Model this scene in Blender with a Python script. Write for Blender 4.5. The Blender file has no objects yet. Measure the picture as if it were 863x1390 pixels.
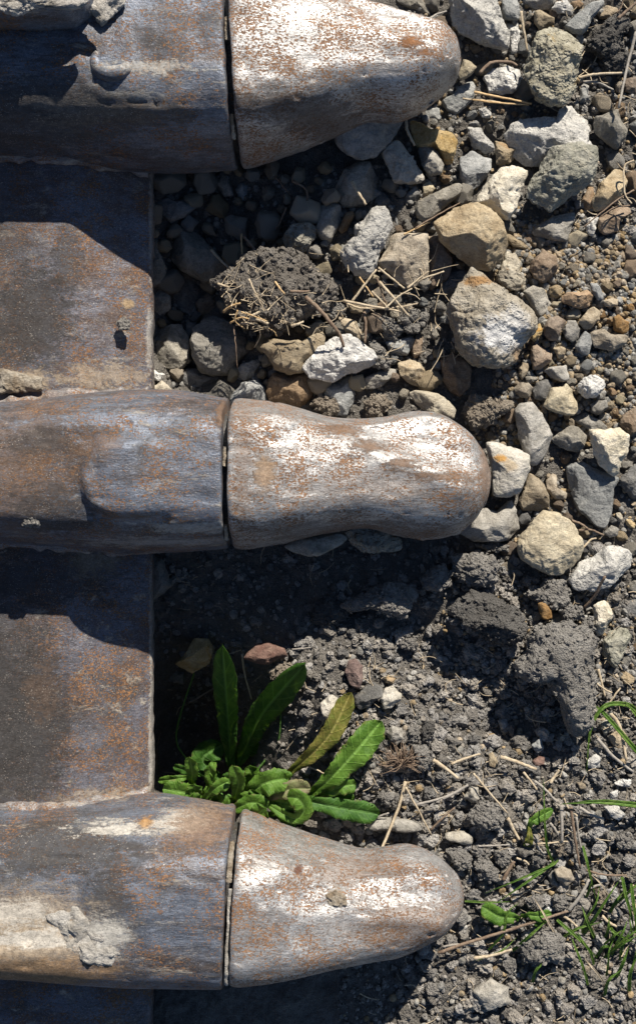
import bpy, bmesh, math, random
import numpy as np
from mathutils import Vector

SC = bpy.context.scene
COL = SC.collection
random.seed(11)
RNG = np.random.default_rng(11)

# ------------------------------------------------------------------ camera, light, exposure
S = 0.0006            # one unit of the layout grid in metres
H = 1600.0            # camera height above the bucket lip in grid units
cam_d = bpy.data.cameras.new('camera')
cam_d.sensor_fit = 'VERTICAL'
cam_d.angle = 2 * math.atan(695.0 / H)
cam_d.clip_start, cam_d.clip_end = 0.01, 200.0
cam = bpy.data.objects.new('camera', cam_d)
cam.location = (0, 0, H * S)
COL.objects.link(cam)
SC.camera = cam

SUN_EL, SUN_AZ = math.radians(36.5), math.radians(19)      # azimuth: clockwise from +Y
world = bpy.data.worlds.new('World')
SC.world = world
world.use_nodes = True
wn = world.node_tree
wn.nodes.clear()
sky = wn.nodes.new('ShaderNodeTexSky')
sky.sky_type = 'NISHITA'
sky.sun_disc = False
sky.sun_elevation = SUN_EL
sky.sun_rotation = SUN_AZ
sky.air_density, sky.dust_density, sky.ozone_density = 0.95, 0.15, 4.0
bg = wn.nodes.new('ShaderNodeBackground')
bg.inputs['Strength'].default_value = 0.05
wo = wn.nodes.new('ShaderNodeOutputWorld')
wn.links.new(sky.outputs[0], bg.inputs[0])
wn.links.new(bg.outputs[0], wo.inputs[0])

sun_d = bpy.data.lights.new('sun', 'SUN')
sun_d.energy = 5.0
sun_d.angle = math.radians(0.5)
sun_d.color = (1.0, 0.925, 0.815)
sun = bpy.data.objects.new('sun', sun_d)
sdir = Vector((math.sin(SUN_AZ) * math.cos(SUN_EL), math.cos(SUN_AZ) * math.cos(SUN_EL), math.sin(SUN_EL)))
sun.rotation_euler = sdir.to_track_quat('Z', 'Y').to_euler()
sun.location = sdir * 3
COL.objects.link(sun)

SC.view_settings.view_transform = 'Standard'
SC.view_settings.look = 'None'
SC.view_settings.exposure = 0.75
SC.view_settings.gamma = 1.0

# ------------------------------------------------------------------ noise (numpy)
def _hash(ix, iy, iz, seed):
    h = (ix.astype(np.int64) * 374761393 + iy.astype(np.int64) * 668265263 + iz.astype(np.int64) * 2147483647 + seed * 974711) & 0xffffffff
    h = ((h ^ (h >> 13)) * 1274126177) & 0xffffffff
    h = ((h ^ (h >> 16)) * 2246822519) & 0xffffffff
    return ((h ^ (h >> 15)) & 0xffffff) / float(0xffffff)

def vnoise(p, seed=0):
    i = np.floor(p); f = p - i
    u = f * f * f * (f * (f * 6 - 15) + 10)
    r = 0
    for dx in (0, 1):
        for dy in (0, 1):
            for dz in (0, 1):
                w = (u[:, 0] if dx else 1 - u[:, 0]) * (u[:, 1] if dy else 1 - u[:, 1]) * (u[:, 2] if dz else 1 - u[:, 2])
                r = r + w * _hash(i[:, 0] + dx, i[:, 1] + dy, i[:, 2] + dz, seed)
    return r * 2 - 1

def fbm(p, octs=4, seed=0, gain=0.5):
    a, r, t = 1.0, 0, 0
    for o in range(octs):
        r = r + a * vnoise(p * (2.03 ** o) + o * 17.3, seed + o)
        t += a; a *= gain
    return r / t

def worley(p, seed=0):
    i = np.floor(p)
    best = np.full(len(p), 9.0)
    for dx in (-1, 0, 1):
        for dy in (-1, 0, 1):
            for dz in (-1, 0, 1):
                c = i + (dx, dy, dz)
                q = c + np.stack([_hash(c[:, 0], c[:, 1], c[:, 2], seed + k * 31) for k in (1, 2, 3)], 1)
                best = np.minimum(best, ((p - q) ** 2).sum(1))
    return np.sqrt(best)

# ------------------------------------------------------------------ layout helpers
def at(px, py, z):                     # grid point (as laid out on the plan) at height z -> grid coordinates
    k = (H - z) / H
    return np.array([(px - 431.5) * k, (695.0 - py) * k, z])

def ground_base(x, y):                 # x, y on the plan (y downwards); returns height
    x = np.asarray(x, float); y = np.asarray(y, float)
    g = np.full(np.broadcast(x, y).shape, -78.0)
    def pit(cx, cy, rx, ry, d):
        return d * np.exp(-(((x - cx) / rx) ** 2 + ((y - cy) / ry) ** 2))
    g = g - pit(285, 310, 120, 130, 50) - pit(240, 420, 70, 120, 62) - pit(300, 780, 130, 70, 40) - pit(238, 1055, 108, 165, 240)
    g = g - pit(300, 480, 110, 60, 20) - pit(600, 900, 60, 50, 22) - pit(690, 980, 60, 40, 30)
    g = g - pit(700, 170, 150, 170, 14) - pit(740, 640, 120, 90, 10) + pit(800, 390, 90, 90, 14)
    g = g + pit(440, 940, 60, 70, 22) + pit(540, 1060, 110, 90, 12) + pit(760, 1130, 160, 120, 12)
    return g

def mesh_np(name, V, F, smooth=True):
    me = bpy.data.meshes.new(name)
    V = np.asarray(V, np.float32); F = np.asarray(F, np.int32)
    n = F.shape[1]
    me.vertices.add(len(V)); me.vertices.foreach_set('co', V.ravel())
    me.loops.add(F.size); me.loops.foreach_set('vertex_index', F.ravel())
    me.polygons.add(len(F))
    me.polygons.foreach_set('loop_start', np.arange(len(F), dtype=np.int32) * n)
    me.polygons.foreach_set('use_smooth', np.full(len(F), smooth))
    me.update(calc_edges=True)
    me.validate()
    return me

def link(name, me, mat, parent=None, loc=None):
    o = bpy.data.objects.new(name, me)
    if me is not None and mat is not None and not me.materials:
        me.materials.append(mat)
    if parent is not None:
        o.parent = parent
    if loc is not None:
        o.location = loc
    COL.objects.link(o)
    return o

def tag(o, label=None, cat=None, group=None, kind=None):
    if label: o['label'] = label
    if cat: o['category'] = cat
    if group: o['group'] = group
    if kind: o['kind'] = kind
    return o

_ICO = {}
def ico(n):
    if n not in _ICO:
        bm = bmesh.new()
        bmesh.ops.create_icosphere(bm, subdivisions=n, radius=1)
        bm.verts.ensure_lookup_table()
        _ICO[n] = (np.array([v.co[:] for v in bm.verts]), np.array([[v.index for v in f.verts] for f in bm.faces]))
        bm.free()
    return _ICO[n]

# ------------------------------------------------------------------ materials
class NT:
    def __init__(self, name):
        self.m = bpy.data.materials.new(name)
        self.m.use_nodes = True
        self.t = self.m.node_tree
        self.t.nodes.clear()
        self.out = self.n('ShaderNodeOutputMaterial')
        self.tc = self.n('ShaderNodeTexCoord')
    def n(self, kind, **kw):
        nd = self.t.nodes.new(kind)
        for k, v in kw.items(): setattr(nd, k, v)
        return nd
    def l(self, a, b): self.t.links.new(a, b)
    def put(self, sock, v):
        if hasattr(v, 'is_linked') or isinstance(v, bpy.types.NodeSocket): self.l(v, sock)
        else: sock.default_value = v
    def coords(self, rand=True, scale=(1, 1, 1)):
        src = self.tc.outputs['Object']
        if rand:
            oi = self.n('ShaderNodeObjectInfo')
            mu = self.n('ShaderNodeVectorMath', operation='SCALE'); mu.inputs[0].default_value = (7.3, 5.1, 3.7)
            self.l(oi.outputs['Random'], mu.inputs['Scale'])
            ad = self.n('ShaderNodeVectorMath', operation='ADD')
            self.l(src, ad.inputs[0]); self.l(mu.outputs[0], ad.inputs[1])
            src = ad.outputs[0]
        if scale != (1, 1, 1):
            ml = self.n('ShaderNodeVectorMath', operation='MULTIPLY'); ml.inputs[1].default_value = scale
            self.l(src, ml.inputs[0]); src = ml.outputs[0]
        return src
    def noise(self, vec, scale, detail=5, rough=0.6, dist=0.0):
        nd = self.n('ShaderNodeTexNoise')
        self.l(vec, nd.inputs['Vector'])
        nd.inputs['Scale'].default_value = scale; nd.inputs['Detail'].default_value = detail
        nd.inputs['Roughness'].default_value = rough; nd.inputs['Distortion'].default_value = dist
        return nd.outputs['Fac']
    def voro(self, vec, scale, feature='F1'):
        nd = self.n('ShaderNodeTexVoronoi', feature=feature)
        self.l(vec, nd.inputs['Vector']); nd.inputs['Scale'].default_value = scale
        return nd.outputs['Distance']
    def ramp(self, fac, a, b, lo=0.0, hi=1.0):
        nd = self.n('ShaderNodeMapRange'); nd.interpolation_type = 'SMOOTHSTEP'
        self.l(fac, nd.inputs['Value'])
        nd.inputs['From Min'].default_value = a; nd.inputs['From Max'].default_value = b
        nd.inputs['To Min'].default_value = lo; nd.inputs['To Max'].default_value = hi
        return nd.outputs[0]
    def mix(self, fac, a, b):
        nd = self.n('ShaderNodeMix', data_type='RGBA')
        self.put(nd.inputs[0], fac)
        self.put(nd.inputs[6], a if not isinstance(a, tuple) else (*a, 1)); self.put(nd.inputs[7], b if not isinstance(b, tuple) else (*b, 1))
        return nd.outputs[2]
    def math(self, op, a, b=0.0):
        nd = self.n('ShaderNodeMath', operation=op)
        self.put(nd.inputs[0], a); self.put(nd.inputs[1], b)
        return nd.outputs[0]
    def hsv(self, col, v=1.0, s=1.0, h=0.5):
        nd = self.n('ShaderNodeHueSaturation')
        self.put(nd.inputs['Color'], col); self.put(nd.inputs['Value'], v); self.put(nd.inputs['Saturation'], s); self.put(nd.inputs['Hue'], h)
        return nd.outputs[0]
    def bump(self, height, strength, dist, normal=None):
        nd = self.n('ShaderNodeBump')
        nd.inputs['Strength'].default_value = strength; nd.inputs['Distance'].default_value = dist
        self.l(height, nd.inputs['Height'])
        if normal is not None: self.l(normal, nd.inputs['Normal'])
        return nd.outputs[0]
    def principled(self, color, rough=0.85, metal=0.0, normal=None, spec=0.3):
        p = self.n('ShaderNodeBsdfPrincipled')
        self.put(p.inputs['Base Color'], color if not isinstance(color, tuple) else (*color, 1))
        self.put(p.inputs['Roughness'], rough); self.put(p.inputs['Metallic'], metal)
        p.inputs['Specular IOR Level'].default_value = spec
        if normal is not None: self.l(normal, p.inputs['Normal'])
        self.l(p.outputs[0], self.out.inputs[0])
        return p

def stone_mat(name, c1, c2, dark=0.5, dust=0.35, stain=None, stain_at=0.62, pits=0.0, grain=0.6, layers=False, island=False, dustcol=(0.40, 0.36, 0.29), patches=()):
    t = NT(name)
    v = t.coords(True)
    n1 = t.noise(v, 75, 6, 0.62, 0.4)
    n2 = t.noise(v, 330, 5, 0.7)
    n3 = t.noise(v, 850, 4, 0.75)
    col = t.mix(t.ramp(n1, 0.38, 0.62), c1, c2)
    if layers:
        wv = t.coords(True, (0.5, 4.0, 2.0))
        col = t.mix(t.ramp(t.noise(wv, 120, 4, 0.6), 0.5, 0.68, 0, 0.55), col, tuple(c * 1.55 for c in c1))
    if stain:
        n5 = t.noise(v, 60, 4, 0.65, 1.0)
        col = t.mix(t.ramp(n5, stain_at, stain_at + 0.1, 0, 0.75), col, stain)
    col = t.mix(t.ramp(t.noise(v, 120, 5, 0.7), 0.52, 0.7, 0, dust), col, dustcol)
    col = t.mix(t.ramp(n2, 0.34, 0.56, dark * 0.8, 0.0), col, tuple(c * 0.42 for c in c1))
    col = t.mix(t.ramp(n3, 0.54, 0.68, 0, 0.5), col, tuple(min(1, c * 1.5 + 0.03) for c in c2))
    col = t.mix(t.ramp(n3, 0.33, 0.46, 0.6, 0), col, tuple(c * 0.35 for c in c1))
    for ox, oy, rx, ry, pcol, amt in patches:       # mineral patches at their place on the stone
        q = t.tc.outputs['Object']
        sb = t.n('ShaderNodeVectorMath', operation='SUBTRACT'); t.l(q, sb.inputs[0]); sb.inputs[1].default_value = (ox * S, oy * S, 0)
        ml = t.n('ShaderNodeVectorMath', operation='MULTIPLY'); t.l(sb.outputs[0], ml.inputs[0]); ml.inputs[1].default_value = (1 / (rx * S), 1 / (ry * S), 0)
        ln = t.n('ShaderNodeVectorMath', operation='LENGTH'); t.l(ml.outputs[0], ln.inputs[0])
        dd = t.math('ADD', ln.outputs['Value'], t.math('MULTIPLY', t.math('SUBTRACT', t.noise(q, 130, 9, 0.78, 0.4), 0.5), 3.0))
        col = t.mix(t.ramp(dd, 0.5, 1.15, amt, 0), col, pcol)
    if island:
        rnd = t.n('ShaderNodeNewGeometry').outputs['Random Per Island']
    else:
        rnd = t.n('ShaderNodeObjectInfo').outputs['Random']
    col = t.hsv(col, t.ramp(rnd, 0, 1, 0.75, 1.15), t.ramp(t.math('FRACT', t.math('MULTIPLY', rnd, 7.7)), 0, 1, 0.85, 1.3))
    hgt = t.math('ADD', t.math('MULTIPLY', n2, 1.0), t.math('MULTIPLY', n3, 0.45))
    if pits:
        pv = t.ramp(t.voro(v, 260), 0.05, 0.32)
        gate = t.ramp(t.noise(v, 90, 3), 0.42, 0.6)
        hgt = t.math('ADD', hgt, t.math('MULTIPLY', t.math('MULTIPLY', pv, gate), pits))
    nb = t.bump(n1, 0.6, 0.002)
    nb = t.bump(hgt, min(1.0, grain * 1.35), 0.0019, nb)
    t.principled(col, 0.9, 0.0, nb, 0.25)
    return t.m

M = {}
M['tan'] = stone_mat('tan stone', (0.30, 0.245, 0.175), (0.42, 0.36, 0.27), 0.4)
M['beige'] = stone_mat('beige stone', (0.38, 0.33, 0.245), (0.48, 0.43, 0.33), 0.35)
M['grey'] = stone_mat('grey stone', (0.235, 0.22, 0.19), (0.36, 0.34, 0.30), 0.45)
M['blue'] = stone_mat('blue grey stone', (0.215, 0.22, 0.215), (0.34, 0.34, 0.325), 0.45, 0.25, dustcol=(0.36, 0.36, 0.35))
M['white'] = stone_mat('chalky stone', (0.47, 0.46, 0.435), (0.62, 0.605, 0.565), 0.42, 0.3, pits=0.5, grain=0.9, dustcol=(0.52, 0.49, 0.43))
M['cream'] = stone_mat('cream stone', (0.44, 0.40, 0.32), (0.56, 0.52, 0.44), 0.35, pits=0.3)
M['pit'] = stone_mat('pitted stone', (0.30, 0.28, 0.22), (0.42, 0.40, 0.33), 0.5, 0.4, stain=(0.26, 0.19, 0.09), stain_at=0.58, pits=1.6, grain=0.9)
M['green'] = stone_mat('olive grey stone', (0.21, 0.205, 0.16), (0.31, 0.30, 0.245), 0.4, 0.45, pits=0.7, dustcol=(0.38, 0.33, 0.24))
M['brown'] = stone_mat('brown stone', (0.20, 0.145, 0.10), (0.31, 0.24, 0.175), 0.4)
M['dark'] = stone_mat('dark stone', (0.12, 0.118, 0.112), (0.20, 0.195, 0.185), 0.5)
M['ochre'] = stone_mat('ochre stone', (0.31, 0.235, 0.135), (0.43, 0.345, 0.22), 0.35, 0.2, stain=(0.33, 0.19, 0.07), stain_at=0.58)
M['rust'] = stone_mat('rust stained stone', (0.30, 0.265, 0.205), (0.40, 0.365, 0.29), 0.4, 0.3, stain=(0.34, 0.17, 0.045), stain_at=0.6, pits=0.6)
M['red'] = stone_mat('red brown stone', (0.155, 0.10, 0.085), (0.235, 0.165, 0.14), 0.4, 0.25)
M['orange'] = stone_mat('orange brown stone', (0.29, 0.19, 0.11), (0.38, 0.27, 0.17), 0.35, 0.2)
M['sparkle'] = stone_mat('white veined stone', (0.35, 0.295, 0.21), (0.47, 0.42, 0.33), 0.4, 0.35, pits=0.9, grain=0.9, dustcol=(0.40, 0.35, 0.27), patches=[(14, -20, 40, 26, (0.74, 0.74, 0.73), 0.9), (34, 2, 22, 18, (0.66, 0.64, 0.60), 0.7), (-18, 54, 26, 8, (0.36, 0.18, 0.04), 0.9), (40, -46, 12, 14, (0.34, 0.20, 0.08), 0.7)])
M['spotted'] = stone_mat('cream stone with orange spots', (0.45, 0.42, 0.35), (0.57, 0.53, 0.46), 0.35, pits=0.3, patches=[(-12, 14, 12, 6, (0.45, 0.22, 0.02), 0.95), (2, 4, 10, 10, (0.36, 0.25, 0.12), 0.6)])
M['gravel_tan'] = stone_mat('fine tan gravel', (0.26, 0.20, 0.13), (0.38, 0.31, 0.22), 0.35, island=True)
M['gravel_grey'] = stone_mat('fine grey gravel', (0.19, 0.185, 0.17), (0.33, 0.32, 0.295), 0.4, island=True)

def soil_mat(name, c1, c2, island=False, fleck=0.3, grit=0.7):
    t = NT(name)
    v = t.coords(False)
    n1 = t.noise(v, 60, 5, 0.65)
    n2 = t.noise(v, 420, 6, 0.75)
    n3 = t.noise(v, 900, 5, 0.8)
    col = t.mix(t.ramp(n1, 0.35, 0.65), c1, c2)
    col = t.mix(t.ramp(n2, 0.33, 0.55, 0.5, 0), col, tuple(c * 0.5 for c in c1))
    col = t.mix(t.ramp(n3, 0.6, 0.74, 0, fleck), col, (0.36, 0.31, 0.24))
    if island:
        rnd = t.n('ShaderNodeNewGeometry').outputs['Random Per Island']
        col = t.hsv(col, t.ramp(rnd, 0, 1, 0.65, 1.35), t.ramp(t.math('FRACT', t.math('MULTIPLY', rnd, 5.3)), 0, 1, 0.6, 1.3))
    hgt = t.math('ADD', n2, t.math('MULTIPLY', n3, 0.6))
    vv = t.voro(v, 620)
    hgt = t.math('SUBTRACT', hgt, t.math('MULTIPLY', vv, grit))
    t.principled(col, 0.97, 0.0, t.bump(hgt, 1.0, 0.003), 0.15)
    return t.m

M['soil'] = soil_mat('soil', (0.15, 0.138, 0.122), (0.215, 0.2, 0.178))
M['crumb'] = soil_mat('soil crumbs', (0.255, 0.237, 0.212), (0.38, 0.355, 0.32), True)
M['clod'] = soil_mat('clod soil', (0.215, 0.203, 0.185), (0.315, 0.298, 0.27))
M['clod_brown'] = soil_mat('brown clod soil', (0.15, 0.135, 0.118), (0.235, 0.215, 0.19))
M['clod_tan'] = soil_mat('tan clod soil', (0.25, 0.21, 0.165), (0.34, 0.295, 0.235))
M['clod_dark'] = soil_mat('dark clod soil', (0.10, 0.095, 0.088), (0.16, 0.152, 0.14))
M['mud_pale'] = soil_mat('pale dried mud', (0.42, 0.39, 0.34), (0.60, 0.57, 0.52), fleck=0.2, grit=0.1)
M['mud'] = soil_mat('dried mud', (0.27, 0.21, 0.145), (0.50, 0.45, 0.37), fleck=0.5, grit=0.1)

def steel_mat(name, polish, rustamt, grime, dust, stretch=1.0, tint=(0.40, 0.43, 0.49), warm=(0.13, 0.085, 0.06), patches=(), big=0.05):
    t = NT(name)
    p = t.coords(False)
    sx = t.coords(False, (0.22 / stretch, 1.0, 1.0))
    sxx = t.coords(False, (0.06, 1.0, 1.0))
    mid = t.noise(sx, 110, 6, 0.68, 0.2)
    scr = t.noise(sxx, 900, 4, 0.7)
    base = t.mix(t.ramp(mid, 0.36, 0.62), tuple(c * 0.62 for c in tint), tint)
    base = t.mix(t.ramp(scr, 0.30, 0.42, 0.5, 0), base, tuple(c * 0.5 for c in tint))
    base = t.mix(t.ramp(scr, 0.48, 0.64, 0, 0.65), base, tuple(min(0.75, c * 1.35 + 0.03) for c in tint))
    # broad brown oxide film and dark grease
    base = t.mix(t.ramp(t.noise(sx, 42, 6, 0.7), 0.44, 0.66, 0, 0.85 * grime), base, warm)
    gm = t.ramp(t.noise(p, 16, 5, 0.7, 0.4), 0.50, 0.70, 0, 0.8 * grime)
    base = t.mix(gm, base, (0.045, 0.042, 0.042))
    fk = t.noise(t.coords(False, (0.75, 1.0, 1.0)), 1050, 3, 0.6)
    # dark mottling of the scuffed surface
    mt = t.noise(t.coords(False, (0.8, 1.0, 1.0)), 380, 6, 0.78, 0.3)
    base = t.mix(t.ramp(mt, 0.34, 0.47, 0.55, 0), base, tuple(c * 0.38 for c in warm))
    base = t.mix(t.ramp(mt, 0.54, 0.66, 0, 0.55), base, tuple(min(0.8, c * 1.45) for c in tint))
    # rust specks and patches
    sp2 = t.coords(False, (0.6, 1.0, 1.0))
    r1 = t.noise(sp2, 760, 3, 0.62, 0.3)
    r2 = t.noise(sx, 260, 6, 0.78, 0.6)
    gate = t.ramp(t.noise(p, 34, 5, 0.65), 0.34, 0.64, -0.10, 0.05)
    thr = 0.645 - 0.10 * rustamt
    rm = t.math('MAXIMUM', t.ramp(t.math('ADD', r1, gate), thr - 0.018, thr + 0.018, 0, 0.92), t.ramp(t.math('ADD', r2, gate), thr + big, thr + big + 0.07, 0, 0.85))
    rcol = t.mix(t.ramp(t.noise(p, 420, 5, 0.75), 0.36, 0.64), (0.11, 0.054, 0.027), (0.29, 0.142, 0.056))
    col = t.mix(rm, base, rcol)
    # pale dried dust
    dn = t.noise(sx, 70, 8, 0.78, 0.3)
    dm = t.ramp(dn, 0.60 - 0.08 * dust, 0.74 - 0.08 * dust, 0, 0.85)
    col = t.mix(dm, col, (0.42, 0.37, 0.30))
    sp = t.ramp(t.noise(p, 900, 3, 0.7), 0.66 - 0.05 * dust, 0.72 - 0.04 * dust)
    col = t.mix(t.math('MULTIPLY', sp, 0.75), col, (0.47, 0.43, 0.37))
    # edges rubbed and dusted pale
    pn = t.n('ShaderNodeNewGeometry').outputs['Pointiness']
    em = t.math('MULTIPLY', t.ramp(pn, 0.53, 0.58, 0, 0.75), t.ramp(t.noise(p, 260, 5, 0.7), 0.44, 0.60))
    col = t.mix(em, col, (0.44, 0.42, 0.38))
    # stains, mud smears, rust patches, dark bands and painted shade at their own places
    pc = em
    for cx, cy, z, rx, ry, pcol, amt, rag in patches:
        c = at(cx, cy, z) * S
        sb = t.n('ShaderNodeVectorMath', operation='SUBTRACT'); t.l(p, sb.inputs[0]); sb.inputs[1].default_value = tuple(c)
        ml = t.n('ShaderNodeVectorMath', operation='MULTIPLY'); t.l(sb.outputs[0], ml.inputs[0]); ml.inputs[1].default_value = (1 / (rx * S), 1 / (ry * S), 0)
        ln = t.n('ShaderNodeVectorMath', operation='LENGTH'); t.l(ml.outputs[0], ln.inputs[0])
        nz = t.noise(sx, 120, 10, 0.8, 0.6)
        fz = t.noise(p, 330, 6, 0.8, 0.4)
        dd = t.math('ADD', ln.outputs['Value'], t.math('ADD', t.math('MULTIPLY', t.math('SUBTRACT', nz, 0.5), rag * 2.6), t.math('MULTIPLY', t.math('SUBTRACT', fz, 0.5), rag * 1.5)))
        mk = t.ramp(dd, 0.45, 1.1, amt, 0)
        c2 = t.mix(t.ramp(t.noise(p, 210, 6, 0.75), 0.36, 0.64), tuple(v * 0.62 for v in pcol), pcol)
        col = t.mix(mk, col, c2)
        pc = t.math('MAXIMUM', pc, mk)
    dm = t.math('MAXIMUM', dm, pc)
    fg = t.ramp(t.noise(p, 70, 4, 0.65), 0.40, 0.62, 0.12, 1.0)
    col = t.mix(t.math('MULTIPLY', fg, t.ramp(fk, 0.60, 0.67, 0, max(0.15, min(0.65, 0.4 + dust)))), col, (0.42, 0.38, 0.33))
    col = t.mix(t.ramp(fk, 0.34, 0.40, 0.6, 0), col, (0.05, 0.038, 0.03))
    cover = t.math('MAXIMUM', rm, t.math('MAXIMUM', dm, t.math('MULTIPLY', gm, 0.6)))
    metal = t.math('MULTIPLY', t.math('SUBTRACT', 1.0, cover), polish)
    rough = t.math('ADD', t.math('MULTIPLY', cover, 0.42), t.ramp(scr, 0.3, 0.7, 0.42, 0.6))
    h = t.math('ADD', t.math('MULTIPLY', r1, 0.5), t.math('MULTIPLY', dm, 0.5))
    h = t.math('ADD', h, t.math('MULTIPLY', rm, -0.35))
    nb = t.bump(t.noise(sx, 60, 4, 0.5), 0.4, 0.0024)
    nb = t.bump(h, 0.8, 0.0009, nb)
    nb = t.bump(t.noise(sp2, 500, 4, 0.7), 0.5, 0.0009, nb)
    t.principled(col, rough, metal, nb, 0.4)
    return t.m

MUDC, PALE, GRIME_SHADE, BROWN = (0.40, 0.32, 0.23), (0.56, 0.53, 0.47), (0.05, 0.047, 0.046), (0.17, 0.10, 0.058)
M['point'] = steel_mat('worn polished steel', 0.6, 1.1, 0.32, -0.3, 1.0, (0.40, 0.395, 0.39), (0.17, 0.115, 0.075), big=0.10, patches=[
    (360, 640, 100, 17, 26, (0.36, 0.25, 0.16), 0.9, 1.0), (562, 50, 90, 17, 9, (0.25, 0.11, 0.04), 0.95, 1.4), (575, 64, 90, 20, 8, (0.24, 0.11, 0.045), 0.8, 1.6),
    (405, 1187, 95, 7, 6, (0.12, 0.05, 0.03), 0.9, 0.6), (455, 1222, 95, 14, 11, MUDC, 0.8, 1.2),
    (462, 580, 90, 30, 8, BROWN, 0.8, 1.4), (505, 603, 90, 30, 9, BROWN, 0.85, 1.4), (548, 630, 85, 28, 8, BROWN, 0.85, 1.4), (610, 648, 70, 50, 7, BROWN, 0.8, 1.6), (480, 660, 80, 110, 30, BROWN, 0.3, 2.4), (660, 640, 30, 14, 70, BROWN, 0.8, 1.2), (330, 625, 100, 14, 95, BROWN, 0.5, 1.6),
    (480, 1195, 80, 100, 12, BROWN, 0.45, 2.2), (420, 160, 40, 150, 22, (0.10, 0.075, 0.06), 0.75, 1.2), (480, 722, 20, 170, 18, (0.13, 0.10, 0.08), 0.6, 1.4), (560, 1255, 60, 90, 40, BROWN, 0.5, 1.8)])  # uppermost tooth's underside gets its brown tone with the shade painted in
M['adapter'] = steel_mat('scuffed blue grey steel', 0.45, 0.74, 1.0, 0.5, 0.8, (0.145, 0.165, 0.205), (0.07, 0.052, 0.042), [
    (35, 640, 90, 85, 105, BROWN, 0.6, 1.7), (80, 690, 90, 60, 40, GRIME_SHADE, 0.7, 1.4), (60, 600, 95, 55, 22, GRIME_SHADE, 0.7, 1.8), (135, 605, 100, 36, 20, BROWN, 0.5, 1.6),
    (90, 1150, 80, 115, 34, GRIME_SHADE, 0.85, 1.0), (150, 1215, 95, 34, 46, GRIME_SHADE, 0.85, 1.0), (30, 1262, 100, 130, 66, MUDC, 1.0, 0.6), (140, 1265, 100, 46, 34, PALE, 1.0, 0.8), (40, 1275, 110, 80, 14, PALE, 0.8, 1.4), (20, 1235, 100, 60, 22, PALE, 0.7, 1.4), (40, 1320, 100, 130, 30, (0.30, 0.19, 0.10), 0.9, 0.9),
    (245, 1122, 70, 52, 12, PALE, 0.9, 1.2), (160, 1126, 70, 60, 8, PALE, 0.85, 1.6), (275, 1128, 70, 55, 22, (0.20, 0.12, 0.07), 0.8, 1.4), (197, 1117, 60, 11, 6, (0.42, 0.21, 0.04), 0.75, 1.0),
    (200, 95, 105, 70, 10, PALE, 0.6, 2.2), (100, 150, 100, 60, 18, PALE, 0.5, 2.2), (185, 135, 95, 40, 7, PALE, 0.6, 2.0), (60, 160, 60, 160, 46, GRIME_SHADE, 0.8, 0.8), (180, 165, 60, 80, 14, (0.16, 0.13, 0.10), 0.7, 1.5),  # the wide dark patch paints shade on the uppermost adapter's lower side
    (255, 715, 80, 70, 9, PALE, 0.6, 2.2), (210, 735, 40, 120, 8, PALE, 0.4, 2.2), (299, 560, 90, 6, 30, BROWN, 0.8, 1.2)])
M['lip'] = steel_mat('rusty brown steel', 0.3, 0.95, 1.0, 0.7, 0.4, (0.125, 0.125, 0.148), (0.088, 0.056, 0.041), [
    (-60, 400, 0, 160, 330, GRIME_SHADE, 0.5, 0.5), (-60, 980, 0, 160, 300, GRIME_SHADE, 0.92, 0.35),
    (40, 430, 0, 64, 80, GRIME_SHADE, 0.8, 1.3), (90, 360, 0, 22, 60, GRIME_SHADE, 0.6, 1.6), (44, 980, 0, 56, 140, GRIME_SHADE, 0.85, 1.2), (60, 940, 0, 30, 40, BROWN, 0.35, 2.0), (40, 780, 0, 130, 50, GRIME_SHADE, 0.7, 1.4),  # the last dark patch lies on the plate below the middle tooth
    (150, 510, -20, 70, 20, MUDC, 0.6, 1.8), (30, 515, 0, 48, 16, MUDC, 0.9, 1.0), (150, 1085, -20, 80, 18, MUDC, 0.55, 1.8), (130, 760, -20, 44, 22, (0.24, 0.20, 0.15), 0.7, 1.6), (173, 412, -25, 10, 8, (0.42, 0.30, 0.17), 0.9, 0.8),
    (203, 460, -45, 5, 60, PALE, 0.5, 1.6), (205, 1000, -45, 4, 120, PALE, 0.6, 1.2), (205, 850, -45, 3, 90, PALE, 0.4, 1.2), (205, 300, -45, 3, 110, PALE, 0.4, 1.4)])
M['weld'] = steel_mat('dusty weld', 0.25, 0.9, 0.8, 1.0, 0.8, (0.21, 0.20, 0.20), (0.17, 0.11, 0.08))
M['slit'] = steel_mat('near black steel', 0.1, 0.1, 1.0, 0.2, 1.0, (0.05, 0.05, 0.05), (0.05, 0.04, 0.03))  # near-black tone for the nose inside the joint slit

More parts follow.
